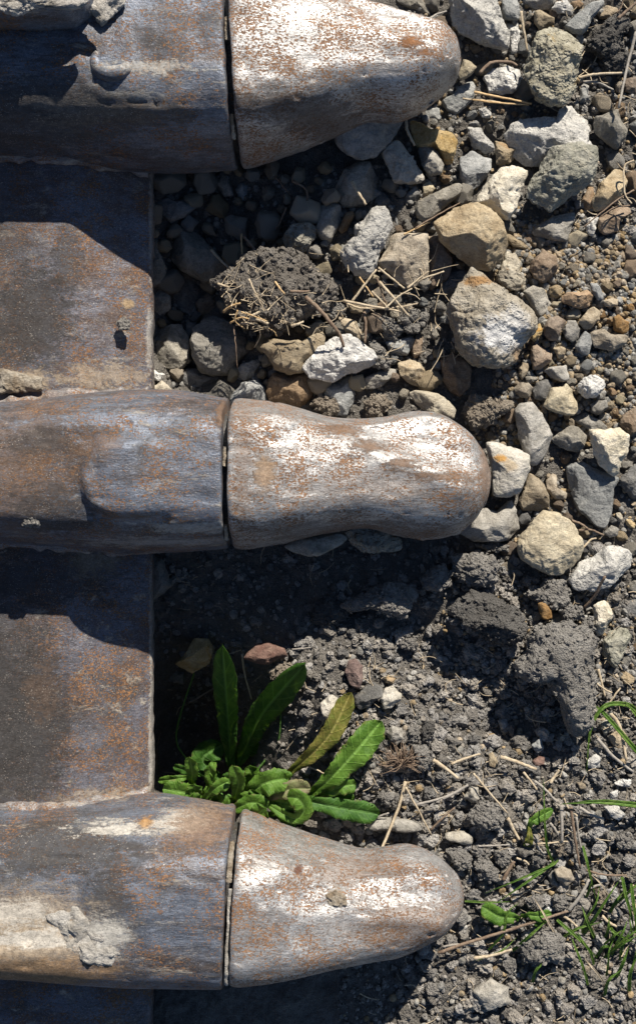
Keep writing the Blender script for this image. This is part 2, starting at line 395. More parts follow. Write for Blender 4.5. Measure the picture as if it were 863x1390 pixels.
def leaf_mat(name, c1, c2, spot=0.25, rib=True):
    t = NT(name)
    v = t.coords(True)
    col = t.mix(t.ramp(t.noise(v, 130, 4, 0.6), 0.35, 0.65), c1, c2)
    across = t.n('ShaderNodeAttribute', attribute_name='across').outputs['Fac']
    along = t.n('ShaderNodeAttribute', attribute_name='along').outputs['Fac']
    au = t.math('ABSOLUTE', across)
    vein = t.math('SINE', t.math('SUBTRACT', t.math('MULTIPLY', along, 75.0), t.math('MULTIPLY', au, 7.0)))
    vm = t.ramp(vein, 0.80, 1.0, 0, 0.4)
    if rib:
        col = t.mix(vm, col, tuple(min(1, c * 1.5 + 0.02) for c in c2))
        col = t.mix(t.ramp(au, 0.04, 0.16, 0.75, 0), col, tuple(min(1, c * 1.6 + 0.05) for c in c2))
    col = t.mix(t.ramp(t.noise(v, 420, 5, 0.75), 0.60, 0.70, 0, spot), col, (0.30, 0.27, 0.20))
    edge = t.math('MULTIPLY', t.ramp(au, 0.72, 1.0), t.ramp(t.noise(v, 160, 4, 0.7), 0.5, 0.66))
    col = t.mix(t.math('MULTIPLY', edge, spot * 1.6), col, (0.22, 0.15, 0.07))
    hgt = t.math('SUBTRACT', t.noise(v, 300, 3, 0.6), t.math('MULTIPLY', vm, 0.8))
    nb = t.bump(hgt, 0.8, 0.0014)
    p = t.n('ShaderNodeBsdfPrincipled')
    t.l(col, p.inputs['Base Color']); p.inputs['Roughness'].default_value = 0.58
    p.inputs['Specular IOR Level'].default_value = 0.35
    t.l(nb, p.inputs['Normal'])
    tr = t.n('ShaderNodeBsdfTranslucent')
    t.l(t.hsv(col, 1.7, 1.1, 0.47), tr.inputs['Color'])
    mx = t.n('ShaderNodeMixShader'); mx.inputs[0].default_value = 0.4
    t.l(p.outputs[0], mx.inputs[1]); t.l(tr.outputs[0], mx.inputs[2]); t.l(mx.outputs[0], t.out.inputs[0])
    return t.m
M['leaf'] = leaf_mat('weed leaf', (0.072, 0.168, 0.017), (0.13, 0.25, 0.034), 0.45)
M['leaf_yellow'] = leaf_mat('yellowing leaf', (0.15, 0.19, 0.03), (0.24, 0.22, 0.05), 0.5)
M['leaf_dry'] = leaf_mat('withered leaf', (0.24, 0.21, 0.12), (0.22, 0.25, 0.10), 0.6)
M['leaf_dark'] = leaf_mat('darker green leaf', (0.04, 0.12, 0.016), (0.075, 0.18, 0.025), 0.25)  # darker green than the other weed leaves
M['grass'] = leaf_mat('grass blade', (0.09, 0.19, 0.025), (0.16, 0.26, 0.05), 0.1, False)

def straw_mat(name, c1, c2):
    t = NT(name)
    v = t.coords(True)
    col = t.mix(t.ramp(t.noise(v, 300, 4, 0.7), 0.35, 0.65), c1, c2)
    col = t.mix(t.ramp(t.noise(v, 900, 4, 0.7), 0.5, 0.66, 0, 0.5), col, tuple(c * 0.4 for c in c1))
    t.principled(col, 0.7, 0.0, t.bump(t.noise(v, 1200, 3), 0.5, 0.0006), 0.3)
    return t.m
M['straw'] = straw_mat('dry straw', (0.36, 0.285, 0.19), (0.50, 0.42, 0.30))
M['straw_gold'] = straw_mat('golden straw', (0.46, 0.30, 0.14), (0.55, 0.40, 0.22))
M['straw_grey'] = straw_mat('weathered stalk', (0.24, 0.22, 0.19), (0.34, 0.31, 0.27))
M['twig'] = straw_mat('brown twig', (0.14, 0.095, 0.065), (0.23, 0.17, 0.12))

# ------------------------------------------------------------------ ground
def axis(lo, hi, step, far):
    a = list(np.arange(lo, hi + step, step))
    d, p, pre, post = step, hi, [], []
    while d < far:
        d *= 1.45; post.append(a[-1] + d if not post else post[-1] + d); pre.append(a[0] - d if not pre else pre[-1] - d)
    return np.array(pre[::-1] + a + post)
gx = axis(170, 930, 2.6, 12000)
gy = axis(-80, 1480, 2.6, 12000)
GX, GY = np.meshgrid(gx, gy)
def ground_z(x, y, detail=True):
    x = np.asarray(x, float).ravel(); y = np.asarray(y, float).ravel()
    z = ground_base(x, y)
    q = np.stack([x, y, np.zeros_like(x)], 1)
    z = z + 11 * fbm(q / 62.0, 4, 3)
    if detail:
        near = (x > 120) & (x < 980) & (y > -130) & (y < 1540)
        qq = q[near]
        lump = 5.0 * (0.5 - worley(qq / 13.0, 9)) + 3.0 * (0.5 - worley(qq / 6.5, 21)) + 3 * fbm(qq / 9.0, 3, 5)
        z[near] += lump
    return z
gz = ground_z(GX, GY)
W, Hh = len(gx), len(gy)
GV = np.stack([(GX.ravel() - 431.5), (695 - GY.ravel()), gz], 1) * S
idx = np.arange(W * Hh).reshape(Hh, W)
GF = np.stack([idx[1:, :-1].ravel(), idx[1:, 1:].ravel(), idx[:-1, 1:].ravel(), idx[:-1, :-1].ravel()], 1)
tag(link('ground', mesh_np('ground', GV, GF), M['soil']), 'dry crumbly soil ground under the bucket and stones', kind='structure')

def gpt(px, py):      # ground height seen at plan point px, py
    z = -80.0
    for _ in range(3):
        a = at(px, py, z)
        z = float(ground_z([a[0] + 431.5], [695 - a[1]], False)[0])
    return z

# ------------------------------------------------------------------ stones and clods
CROPS = {'Q': (431, 0, .5006), 'R': (431, 330, .5006), 'S': (0, 660, .5006), 'A': (440, 0, .255), 'B': (643, 0, .255), 'C': (200, 200, .255),
         'D': (420, 200, .255), 'E': (640, 200, .255), 'F': (200, 380, .255), 'G': (420, 380, .255), 'H': (643, 380, .255),
         'I': (643, 580, .255), 'J': (360, 700, .255), 'K': (560, 720, .255), 'L': (663, 760, .2317), 'M': (200, 860, .255),
         'N': (400, 900, .255), 'O': (600, 920, .3047), 'P': (600, 1090, .3047), 'X': (0, 0, 1.0)}
def pts(crop, s):
    ox, oy, k = CROPS[crop]
    return np.array([[ox + float(a) * k, oy + float(b) * k] for a, b in (q.split(',') for q in s.split())])

def centroid(p):
    x, y = p[:, 0], p[:, 1]; x1, y1 = np.roll(x, -1), np.roll(y, -1)
    c = x * y1 - x1 * y; A = c.sum() / 2
    return np.array([((x + x1) * c).sum() / (6 * A), ((y + y1) * c).sum() / (6 * A)]), abs(A)

def polar(p, c, n=180, smooth=2):
    th = np.linspace(-math.pi, math.pi, n, endpoint=False)
    d = np.stack([np.cos(th), np.sin(th)], 1)
    R = np.zeros(n)
    for a, b in zip(p - c, np.roll(p, -1, 0) - c):
        e = b - a
        den = d[:, 0] * e[1] - d[:, 1] * e[0]
        den = np.where(abs(den) < 1e-9, 1e-9, den)
        tt = (a[0] * e[1] - a[1] * e[0]) / den
        uu = (a[0] * d[:, 1] - a[1] * d[:, 0]) / den
        ok = (tt > 0) & (uu >= -1e-6) & (uu <= 1 + 1e-6)
        R = np.where(ok, np.maximum(R, tt), R)
    R = np.where(R <= 0, R[R > 0].mean(), R)
    for _ in range(smooth):
        R = (np.roll(R, 1) + 2 * R + np.roll(R, -1)) / 4
    return R

def rock_verts(poly, h, sub, seed, kind='stone', facets=5, rough=1.0, zshift=0.0):
    """poly: outline in grid units (y up) round the origin; returns vertices of a solid of that outline"""
    V, F = ico(sub)
    rs = np.random.default_rng(seed)
    R = polar(poly, np.zeros(2))
    th = np.arctan2(V[:, 1], V[:, 0])
    f = (th + math.pi) / (2 * math.pi) * len(R)
    i0 = np.floor(f).astype(int) % len(R); w = f - np.floor(f)
    r = R[i0] * (1 - w) + R[(i0 + 1) % len(R)] * w
    rr = np.sqrt(np.clip(V[:, 0] ** 2 + V[:, 1] ** 2, 0, 1))
    zz = V[:, 2]
    e = 0.72 if kind == 'stone' else 0.8
    pr = rr ** e
    pz = np.sign(zz) * abs(zz) ** 0.92
    u = np.stack([np.cos(th) * pr, np.sin(th) * pr, pz], 1)       # unit solid
    if facets:
        for _ in range(facets):
            a = rs.uniform(0, 2 * math.pi); nz = rs.uniform(0.3, 0.95)
            n = np.array([math.cos(a) * math.sqrt(1 - nz * nz), math.sin(a) * math.sqrt(1 - nz * nz), nz])
            d = rs.uniform(0.66, 0.86)
            ex = np.maximum(0, u @ n - d)
            u = u - (ex * 0.93)[:, None] * n
    size = math.sqrt(R.mean() ** 2)
    P = np.stack([u[:, 0] * r, u[:, 1] * r, u[:, 2] * h / 2], 1)
    P[:, 2] += h * 0.5 * 0.16 * (rs.uniform(-1, 1) * u[:, 0] + rs.uniform(-1, 1) * u[:, 1])
    N = u / np.maximum(np.linalg.norm(u, axis=1, keepdims=True), 1e-6)
    off = rs.uniform(0, 90, 3)
    if kind == 'stone':
        d = 0.10 * size * fbm(P / (size * 0.85) + off, 3, 1) + 0.045 * size * fbm(P / (size * 0.3) + off, 4, 7) * rough
        rid = 1 - abs(vnoise(P / (size * 0.55) + off + 31, 4))
        d = d - 0.05 * size * np.clip(rid - 0.86, 0, 1) * 7 * rough * 0.6
        d = d + rough * (1.5 * fbm(P / 6.5 + off, 3, 13) + 0.022 * size * np.minimum(0, fbm(P / (size * 0.16) + off, 3, 19)) * 2.2)
    else:
        d = 0.22 * size * fbm(P / (size * 0.55) + off, 4, 1)
        c1 = max(6.0, size * 0.30)
        d = d + 0.34 * c1 * (0.45 - worley(P / c1 + off, 3)) + 2.6 * rough * (0.45 - worley(P / 4.6 + off, 5)) + 3.2 * rough * fbm(P / 6.0 + off, 4, 9, 0.65)
    P = P + N * d[:, None]
    # keep the plan outline true after relief
    return P, F

SUBS = lambda s, kind: (6 if s > 62 else 5 if s > 26 else 4 if s > 9 else 3) if kind == 'stone' else (6 if s > 34 else 5 if s > 14 else 4)
LAND = []
HAND = []         # plan outlines already taken
_seed = [100]
def rock(name, poly_px, mat, label, cat, group, kind='stone', h=None, flat=1.0, lift=0.0, facets=None, rough=1.0):
    _seed[0] += 1
    c, A = centroid(poly_px)
    size = math.sqrt(A)
    if h is None: h = 0.92 * size * flat
    z = gpt(*c) + (0.34 if kind == 'stone' else 0.26) * h + lift
    w = np.array([at(x, y, z)[:2] for x, y in poly_px])
    cw = at(c[0], c[1], z)
    P, F = rock_verts(w - cw[:2], h, SUBS(size, kind), _seed[0], kind, (5 + _seed[0] % 3 if rough > 1 else 3 + _seed[0] % 3) if facets is None else facets, rough)
    o = link(name, mesh_np(name, P * S, F), M[mat], None, tuple(cw * S))
    LAND.append((c, label))
    tag(o, label, cat, group)
    HAND.append(poly_px)
    return o

SG, PG, CG = 'loose stones in the gravel', 'pebbles in the gravel', 'clods of dry soil'
STONES = [
 # crop, outline, material, lift, flat, label
 ('Q', '355,0 370,-30 480,-30 500,45 522,90 520,135 440,120 385,90 360,60', 'white', 0, .8, 'rough chalky rock at the frame edge beyond the tip of the uppermost tooth'),
 ('B', '150,0 170,-30 225,-20 248,60 235,105 165,105 145,60', 'blue', 0, .8, 'small blue grey stone wedged beside the rough chalky rock'),
 ('B', '165,110 245,115 250,160 235,280 195,285 185,200', 'white', -6, .8, 'pale slab tucked under the rough chalky rock, next to an upright straw'),
 ('B', '320,60 345,50 430,95 425,130 345,165 320,120', 'tan', 6, .9, 'small tan wedge touching the top of the big pitted stone'),
 ('B', '320,200 340,170 400,135 450,130 530,180 575,250 570,310 550,400 545,500 480,565 400,560 330,520 270,400 270,350 300,280', 'pit', 26, .8, 'big upright grey tan stone full of earthy pits above the white slab'),
 ('B', '480,140 520,100 560,50 640,10 690,-5 695,20 640,90 600,160 570,185 520,175', 'blue', 10, .8, 'long smooth blue grey stone lying slantwise beside the pitted stone'),
 ('B', '260,0 280,-40 430,-40 440,0 400,50 330,50 270,20', 'grey', 0, .8, 'grey stone cut by the frame edge above the small tan wedge'),
 ('B', '405,50 440,5 490,-5 535,60 520,80 450,70', 'white', 2, .8, 'small white angular stone beside the long blue grey stone'),
 ('B', '515,10 560,0 585,25 560,48 530,40', 'brown', 4, .8, 'brown pebble between the white angular stone and the long blue grey stone'),
 ('B', '655,80 700,30 765,40 765,65 720,95 670,98', 'tan', 2, .8, 'tan stone near the frame edge by a brown stalk'),
 ('B', '540,185 580,165 585,210 570,245 545,230', 'blue', 0, .9, 'small grey stone pressed against the pitted stone'),
 ('B', '562,470 600,470 622,540 600,562 560,555', 'blue', -4, .9, 'small grey stone between the pitted stone and the grassy gravel'),
 ('B', '640,620 740,577 765,580 820,690 800,740 760,800 735,780 690,740 640,700 625,650', 'grey', 10, .85, 'dark grey block with a sharp edge beside the white slab'),
 ('Q', '505,360 530,325 655,315 660,285 700,278 740,320 745,345 735,375 755,420 700,460 560,445 535,420', 'white', 6, .55, 'large white crusty slab lying under the round olive grey stone'),
 ('E', '280,260 300,180 370,60 430,-10 500,-20 600,-15 660,10 672,90 640,180 590,250 500,300 420,340 330,300', 'green', 34, .6, 'big rounded olive grey stone resting on the white slab'),
 ('E', '15,290 60,200 150,105 210,95 300,125 290,160 255,250 240,330 190,385 140,370 80,320', 'cream', 20, .85, 'large cream white stone between the tan boulder and the olive grey stone'),
 ('Q', '315,605 380,560 430,553 470,570 500,605 515,660 505,699 470,732 430,725 380,690 330,650', 'tan', 24, .8, 'large smooth tan stone above the white veined boulder'),
 ('E', '180,465 200,460 260,500 318,545 300,555 220,530 185,500', 'tan', 2, .7, 'thin tan sliver beside the large smooth tan stone'),
 ('E', '305,450 340,420 420,370 550,340 552,390 530,440 500,500 420,495 320,470', 'grey', 8, .6, 'flat grey plate of stone right under the olive grey stone'),
 ('E', '320,600 380,545 455,575 460,640 435,700 380,722 330,690 305,650', 'brown', 8, .9, 'knobbly brown tan stone below the flat grey plate'),
 ('E', '610,375 650,363 672,370 662,430 640,482 610,450', 'white', 4, .9, 'small bright white stone standing by the twig'),
 ('E', '640,280 670,230 680,190 760,115 800,120 828,180 800,260 720,330 660,340 640,310', 'tan', 6, .8, 'brownish stone crossed by the twig next to the olive grey stone'),
 ('E', '580,290 620,210 650,210 645,330 600,348', 'brown', 0, .8, 'narrow brown stone between the olive grey stone and the twig'),
 ('E', '670,380 720,340 790,315 838,320 845,360 790,372 775,450 700,465 670,430', 'brown', 4, .8, 'dull brown stone beside the small bright white stone'),
 ('E', '130,690 180,560 240,560 275,620 260,680 300,700 280,760 200,760 140,720', 'rust', 2, .8, 'rust stained crumbly stone between the tan boulder and the veined boulder'),
 ('H', '255,65 310,32 370,50 430,125 390,165 350,200 300,130', 'grey', 2, .8, 'pale grey stone touching the upper edge of the white veined boulder'),
 ('R', '348,190 350,165 380,110 415,70 445,85 480,105 530,130 575,150 600,190 600,225 560,280 540,330 500,338 430,335 400,310 370,285 358,230', 'sparkle', 24, .8, 'biggest boulder with a bright white vein beyond the middle tooth'),
 ('D', '425,470 445,458 630,465 640,600 630,680 560,740 480,720 420,660 360,625 400,540', 'tan', 4, .75, 'squarish brown grey stone with a sharp rim behind the straw tangle'),
 ('D', '160,600 165,550 240,470 240,420 290,390 320,330 400,322 440,380 440,430 400,510 370,580 330,680 290,700 240,680', 'white', 12, .85, 'white chalky rock standing beside the squarish brown grey stone'),
 ('D', '20,360 60,305 130,290 165,310 170,400 130,480 110,510 60,490 25,420', 'grey', -4, .9, 'small dark grey stone beside the white chalky rock, by a brown pebble'),
 ('D', '150,440 190,350 230,335 240,360 200,440 170,460', 'brown', 4, .9, 'stubby brown pebble leaning on the white chalky rock'),
 ('D', '555,330 570,290 620,265 780,195 810,205 805,250 700,330 640,400 600,405 570,375', 'grey', 10, .9, 'long grey tan stone lying slantwise above the squarish stone'),
 ('D', '380,30 430,-20 470,-40 540,40 610,140 612,180 520,192 450,190 420,110', 'cream', 12, .9, 'pale split stone half in the shade of the tooth above the stony gap'),
 ('A', '40,680 100,610 200,570 350,570 425,600 425,630 390,700 330,780 280,830 200,850 120,830 60,780', 'blue', 16, .9, 'big dark blue grey stone right under the edge of a tooth'),
 ('D', '130,240 180,130 250,75 330,75 360,160 365,260 300,310 200,320 150,290', 'grey', -8, .85, 'shaded round grey stone with a straw stub lying on it'),
 ('D', '340,290 390,235 430,240 450,300 420,330 350,320', 'dark', -6, .9, 'small shaded stone beneath the pale split stone'),
 ('D', '490,270 560,200 590,250 570,290 510,300', 'dark', -4, .9, 'small dark stone between the pale split stone and the long grey tan stone'),
 ('D', '430,330 460,280 485,330 470,440 440,440', 'blue', -14, .9, 'small dark upright stone behind the white chalky rock'),
 ('A', '450,640 490,645 560,690 680,710 710,760 700,820 680,870 640,875 600,800 530,790 490,780 465,720', 'ochre', 8, .8, 'orange tan wedge shaped stone below a tooth tip'),
 ('A', '500,790 540,765 580,785 630,840 645,870 620,925 560,935 510,880', 'grey', 10, .9, 'grey brown stone leaning on the orange tan wedge'),
 ('A', '620,545 690,480 780,425 805,460 800,510 760,560 700,610 650,590', 'blue', -6, .8, 'shaded blue grey stone just off a tooth tip, under the straw'),
 ('A', '520,600 560,560 600,550 640,600 610,645 540,640', 'blue', -10, .9, 'small shaded blue grey stone under a tooth tip'),
 ('A', '712,400 735,310 780,330 812,360 780,405 718,425', 'beige', 14, .8, 'small cream stone peeking out at the very nose of a tooth'),
 ('B', '-40,680 40,685 100,760 105,810 60,815 5,790 -30,740', 'white', 6, .9, 'light grey stone at the foot of the white slab by the rusty brown stone'),
 ('B', '105,750 150,757 250,768 258,800 190,870 150,880 118,870', 'ochre', 4, .8, 'yellowish brown block pushed against the white slab'),
 ('E', '-70,60 0,20 60,50 105,60 100,120 40,200 -10,240 -60,170', 'blue', 2, .8, 'layered blue grey stone beside the large cream white stone'),
 ('B', '50,410 90,360 180,360 250,370 290,420 280,450 200,500 80,490', 'white', 0, .75, 'light grey stone lying behind the golden straw'),
 ('B', '20,580 60,570 92,600 85,632 40,622', 'white', 4, .9, 'tiny light stone just below the golden straw'),
 ('A', '360,-10 540,-20 565,80 470,50 400,20', 'grey', -4, .8, 'shaded grey stone at the frame edge above a tooth'),
 ('B', '790,420 863,415 880,450 863,500 800,490', 'brown', 2, .8, 'rounded brown stone at the frame edge by the weathered stick'),
 # gravel right of the boulder
 ('H', '395,40 440,25 475,45 465,85 430,95 400,75', 'tan', 4, .9, 'pale tan pebble next to the long orange brown pebble'),
 ('H', '460,90 490,65 560,65 600,52 630,90 620,140 570,155 500,130 465,120', 'orange', 6, .8, 'long orange brown pebble in the gravel'),
 ('H', '615,15 650,20 695,75 690,105 660,110 625,60', 'blue', 6, .9, 'slanting slate grey pebble beside the long orange brown pebble'),
 ('H', '680,115 730,95 765,105 762,140 700,142', 'tan', 4, .9, 'rounded tan pebble just below the slanting slate grey pebble'),
 ('H', '555,225 600,160 640,140 678,165 670,210 620,260 590,265', 'tan', 8, .8, 'smooth grey tan pebble beneath the long orange brown pebble'),
 ('H', '735,200 760,185 830,215 825,270 790,290 740,265', 'orange', 8, .9, 'squarish bright orange brown pebble'),
 ('H', '370,250 400,195 450,190 490,220 470,260 440,320 400,325 375,290', 'brown', 8, .95, 'round brown stone with a dark dent beside the boulder'),
 ('H', '465,270 500,215 540,215 565,260 555,310 520,335 480,310', 'grey', 6, .95, 'rounded grey stone beside the dented brown stone'),
 ('H', '530,360 560,310 590,265 620,290 625,340 610,400 570,400', 'blue', 6, .9, 'pointed blue grey stone between the rounded grey stone and a tan one'),
 ('H', '615,275 680,250 720,290 800,290 820,300 810,340 740,380 640,360 625,330', 'tan', 4, .8, 'broad tan stone below the bright orange brown pebble'),
 ('H', '300,310 330,240 350,232 365,260 360,290 320,330', 'ochre', 10, .9, 'yellow pebble stuck at the edge of the veined boulder'),
 ('H', '305,340 340,328 370,360 415,390 410,430 360,480 310,480 300,400', 'brown', 4, .8, 'brown forked stone below the yellow pebble'),
 ('H', '415,360 460,350 490,365 480,410 450,420', 'tan', 4, .9, 'little square tan pebble beside the brown forked stone'),
 ('H', '370,480 400,465 495,450 505,530 470,545 400,520', 'grey', 6, .9, 'rectangular cracked grey stone beneath the brown forked stone'),
 ('H', '310,590 330,545 390,528 420,550 420,600 370,640 320,635', 'dark', 2, .9, 'dark grey stone next to the cream wedge'),
 ('H', '208,575 240,545 290,545 310,575 300,625 250,625 215,600', 'tan', 6, .9, 'egg shaped tan pebble beside the dark grey stone'),
 ('H', '235,470 255,440 295,445 285,490 255,535 238,510', 'tan', 4, .9, 'upright tan pebble under the boulder edge'),
 ('H', '180,480 220,475 224,510 200,527 180,510', 'brown', 0, .9, 'tiny brown pebble in the shade of the boulder'),
 ('H', '270,515 320,505 342,525 305,552 275,535', 'grey', 2, .9, 'tiny grey pebble above the egg shaped tan pebble'),
 ('H', '365,670 410,580 475,565 485,550 530,580 525,600 555,650 558,690 530,725 480,720 390,690', 'beige', 14, .7, 'flat cream wedge of stone with a notched top'),
 ('H', '545,570 580,515 640,505 690,530 690,580 650,625 600,632 555,600', 'white', 8, .95, 'round whitish blue stone near the cream wedge'),
 ('H', '615,660 650,640 705,640 712,680 680,722 630,710', 'grey', 6, .9, 'round grey pebble below the round whitish stone'),
 ('H', '205,690 250,655 310,650 370,740 410,800 425,840 400,920 330,990 290,980 240,850', 'grey', 6, .75, 'long grey brown stone leaning beside the middle tooth tip'),
 ('H', '520,740 590,700 660,740 705,780 700,803 620,805 560,770', 'grey', 0, .8, 'curved grey stone below the cream wedge'),
 ('I', '410,60 500,0 520,-12 560,0 612,45 590,90 560,135 490,125 430,90', 'grey', 8, .8, 'angular grey tan stone between the long grey brown stone and the white block'),
 ('I', '618,15 700,10 780,-5 832,40 825,90 825,140 790,190 780,262 740,265 690,230 630,150 620,70', 'cream', 20, .75, 'flat pale angular block pointing downwards'),
 ('I', '490,210 540,175 600,190 700,240 770,270 735,330 730,460 690,535 640,520 550,430 520,340', 'blue', -4, .7, 'large dark blue grey stone in the shade of the pale angular block'),
 ('I', '765,280 820,220 863,195 900,220 900,380 850,410 820,360', 'dark', 2, .8, 'dark grey stone at the frame edge beside the pale angular block'),
 ('H', '770,770 790,720 863,670 900,700 900,800 830,830', 'brown', 2, .8, 'olive brown stone at the frame edge above the pale angular block'),
 ('I', '60,80 100,75 240,110 295,150 297,220 240,350 180,382 100,368 92,250', 'spotted', 24, .85, 'pale block with orange spots touching the nose of the middle tooth'),
 ('I', '262,330 290,240 340,270 370,300 400,370 400,420 340,450 260,440 240,390', 'tan', 4, .9, 'tan stone between the orange spotted block and the round beige disc'),
 ('I', '-95,560 -60,470 60,430 120,450 200,375 240,480 262,540 200,600 120,612 0,612', 'grey', 8, .75, 'wide grey tan stone under the nose of the middle tooth'),
 ('I', '230,620 250,570 300,500 370,445 440,460 530,520 575,600 575,650 540,730 470,780 400,780 330,750 260,700 235,660', 'beige', 22, .6, 'round flat beige stone like a disc below the middle tooth nose'),
 ('I', '500,810 560,720 650,680 700,630 780,630 855,670 855,740 800,790 720,850 640,880 540,870', 'white', 8, .75, 'bright bluish white rock beside the round beige disc'),
 ('I', '380,280 420,240 445,250 442,310 445,340 500,345 490,385 430,382 385,330', 'tan', 2, .8, 'small brown tan stone under the angular grey tan stone'),
 ('I', '690,560 730,520 770,540 760,575 720,592', 'grey', 4, .9, 'small grey pebble between the beige disc and the frame edge'),
 ('I', '752,460 775,450 792,480 785,502 765,502', 'beige', 2, .9, 'tiny cream pebble beside a tiny ochre pebble near the frame edge'),
 ('I', '803,490 830,490 857,520 850,542 810,522', 'ochre', 2, .9, 'tiny ochre pebble near the frame edge'),
 ('L', '610,270 690,220 720,270 727,310 690,440 640,457 605,400', 'cream', 6, .9, 'pale tan stone half covered with soil below the bluish white rock'),
 ('L', '660,480 720,410 800,395 837,450 810,510 740,632 690,600 662,550', 'green', 2, .85, 'pointed olive grey stone beside the large grey clod'),
 ('L', '770,690 800,650 850,690 850,722 790,727', 'tan', 4, .9, 'small tan pebble below the pointed olive grey stone'),
 ('L', '690,650 740,640 762,690 720,692', 'tan', 0, .9, 'dull tan pebble between the large grey clod and a small tan pebble'),
 ('L', '285,255 320,235 350,250 372,290 370,340 345,357 310,345 295,310', 'orange', 18, .8, 'translucent looking amber orange pebble lying on the soil'),
 ('L', '770,260 863,210 890,260 870,340 800,352', 'dark', -4, .8, 'dark shaded stone at the frame edge below the bluish white rock'),
 # stony gap
 ('F', '225,330 240,260 300,200 360,180 450,230 530,290 540,370 480,440 430,510 350,522 280,490 240,400', 'grey', 14, .85, 'grey rock half lit and crusted just under the straw covered clod'),
 ('F', '590,360 660,310 760,330 863,320 930,250 960,300 920,420 830,490 750,502 680,480 640,410', 'tan', 22, .75, 'brown tan stone under the straw covered clod'),
 ('F', '465,500 500,450 590,420 622,450 600,500 520,537', 'grey', 0, .9, 'small grey tan stone between the half lit rock and the middle tooth'),
 ('F', '430,640 440,610 500,550 580,530 630,570 645,660 440,665', 'blue', 4, .8, 'rounded bluish stone peeping over the edge of the middle tooth'),
 ('F', '635,600 645,540 670,490 760,500 863,500 880,620 800,690 650,660', 'brown', -2, .8, 'brown stone peeping over the edge of the middle tooth below the brown tan stone'),
 ('F', '25,330 80,240 180,230 225,300 230,430 180,482 80,472 40,420', 'grey', 0, .9, 'grey stone near the bucket lip with a sunlit lower half'),
 ('F', '10,470 60,490 102,500 60,537 10,540', 'white', 8, .9, 'small white pebble at the corner of lip and middle tooth'),
 ('F', '15,580 80,533 132,580 125,605 20,610', 'beige', 10, .9, 'small cream pebble at the corner of lip and middle tooth'),
 ('F', '150,530 200,470 280,470 300,500 420,525 400,560 300,600 170,585', 'dark', -8, .8, 'dark shaded stone between the half lit rock and the cream pebble'),
 ('C', '45,300 110,260 200,270 270,310 220,360 130,400 80,360', 'blue', -4, .9, 'pale edged shaded stone by the bucket lip in the darkest part of the stony gap'),
 ('C', '110,580 140,450 180,410 280,460 350,540 430,640 380,700 300,722 200,660', 'grey', 8, .85, 'large shaded stone with a blunt nose beside the straw covered clod'),
 ('C', '0,440 60,480 60,540 105,640 100,700 0,770', 'grey', 0, .8, 'shaded stone squeezed against the bucket lip edge'),
 ('C', '10,790 70,735 130,800 130,863 70,900 10,890', 'grey', -8, .9, 'shaded grey stone at the bucket lip above the sunlit half stone'),
 ('C', '140,760 200,700 280,720 300,800 250,900 180,892 140,830', 'dark', -10, .9, 'dark stone in the shade beneath the large blunt nosed stone'),
 ('C', '255,830 330,760 392,820 370,860 280,895', 'brown', -2, .9, 'brownish shaded stone between the blunt nosed stone and the half lit rock'),
 ('C', '340,180 400,120 440,170 462,260 410,265', 'grey', -4, .9, 'grey stone under the adapter of the tooth in full shade'),
 ('C', '465,220 500,180 547,210 540,270 500,292', 'blue', -6, .9, 'bluish stone in full shade beside the grey one under the adapter'),
 ('C', '720,480 760,415 863,405 900,440 870,520 830,575 740,555', 'pit', 20, .9, 'sunlit grey stone standing behind the straw covered clod'),
 ('G', '-40,470 40,360 90,320 200,285 250,310 330,380 367,420 350,450 250,500 120,542 0,522', 'white', 16, .8, 'white rock with an ochre end and a twig poking into it'),
 ('G', '260,560 290,520 420,465 472,480 460,512 380,572 300,587', 'grey', 0, .8, 'slim grey stone below the white rock with the twig'),
 ('G', '465,440 530,418 590,440 612,490 615,540 590,572 530,552 480,510', 'ochre', 4, .8, 'warm tan stone between the white twig rock and the boulder'),
 ('G', '525,600 560,588 680,600 740,640 782,690 772,740 700,725 620,702 560,660', 'beige', 14, .8, 'long cream stone lying along the edge of the middle tooth'),
 ('G', '690,430 760,390 830,420 857,480 850,570 800,627 750,600 710,530', 'brown', -4, .85, 'shaded brown stone at the foot of the veined boulder'),
 ('G', '400,330 540,290 562,320 520,402 430,402', 'blue', 4, .9, 'small blue grey stone beneath the straw tangle'),
 ('G', '140,190 250,220 292,300 250,332 180,280', 'tan', 4, .8, 'tan stone partly under the straw tangle by the white twig rock'),
 ('G', '565,290 612,278 592,400 560,422 538,380', 'brown', 4, .9, 'narrow brown stone beside the small blue grey stone'),
 ('G', '40,560 220,510 247,600 200,730 140,720', 'blue', -4, .7, 'shaded blue grey stone between the white twig rock and the middle tooth'),
 ('D', '635,470 700,470 762,600 740,700 640,762 630,690', 'brown', -4, .75, 'shaded brown stone beside the squarish brown grey stone'),
 ('D', '690,720 740,660 830,660 863,690 770,805 700,792', 'dark', -6, .8, 'dark shaded stone tucked beside the top of the veined boulder'),
 ('D', '612,140 660,128 677,165 650,182', 'tan', 4, .9, 'tan pebble above the long grey tan stone, beside a cream one'),
 ('D', '603,195 640,180 667,220 650,247 600,257', 'beige', 4, .9, 'cream pebble just above the long grey tan stone'),
 ('D', '672,125 715,100 722,135 690,152', 'ochre', 4, .9, 'small ochre pebble under the orange tan wedge'),
 # weed gap and bottom soil
 ('J', '95,165 180,120 400,90 440,110 430,140 380,172 300,207 240,217 160,202', 'grey', 46, .7, 'shaded grey stone sticking out below the middle tooth'),
 ('J', '420,85 480,55 620,55 690,100 725,130 732,170 700,197 560,197 500,202 450,160', 'pit', 44, .7, 'sunlit tan stone sticking out below the middle tooth'),
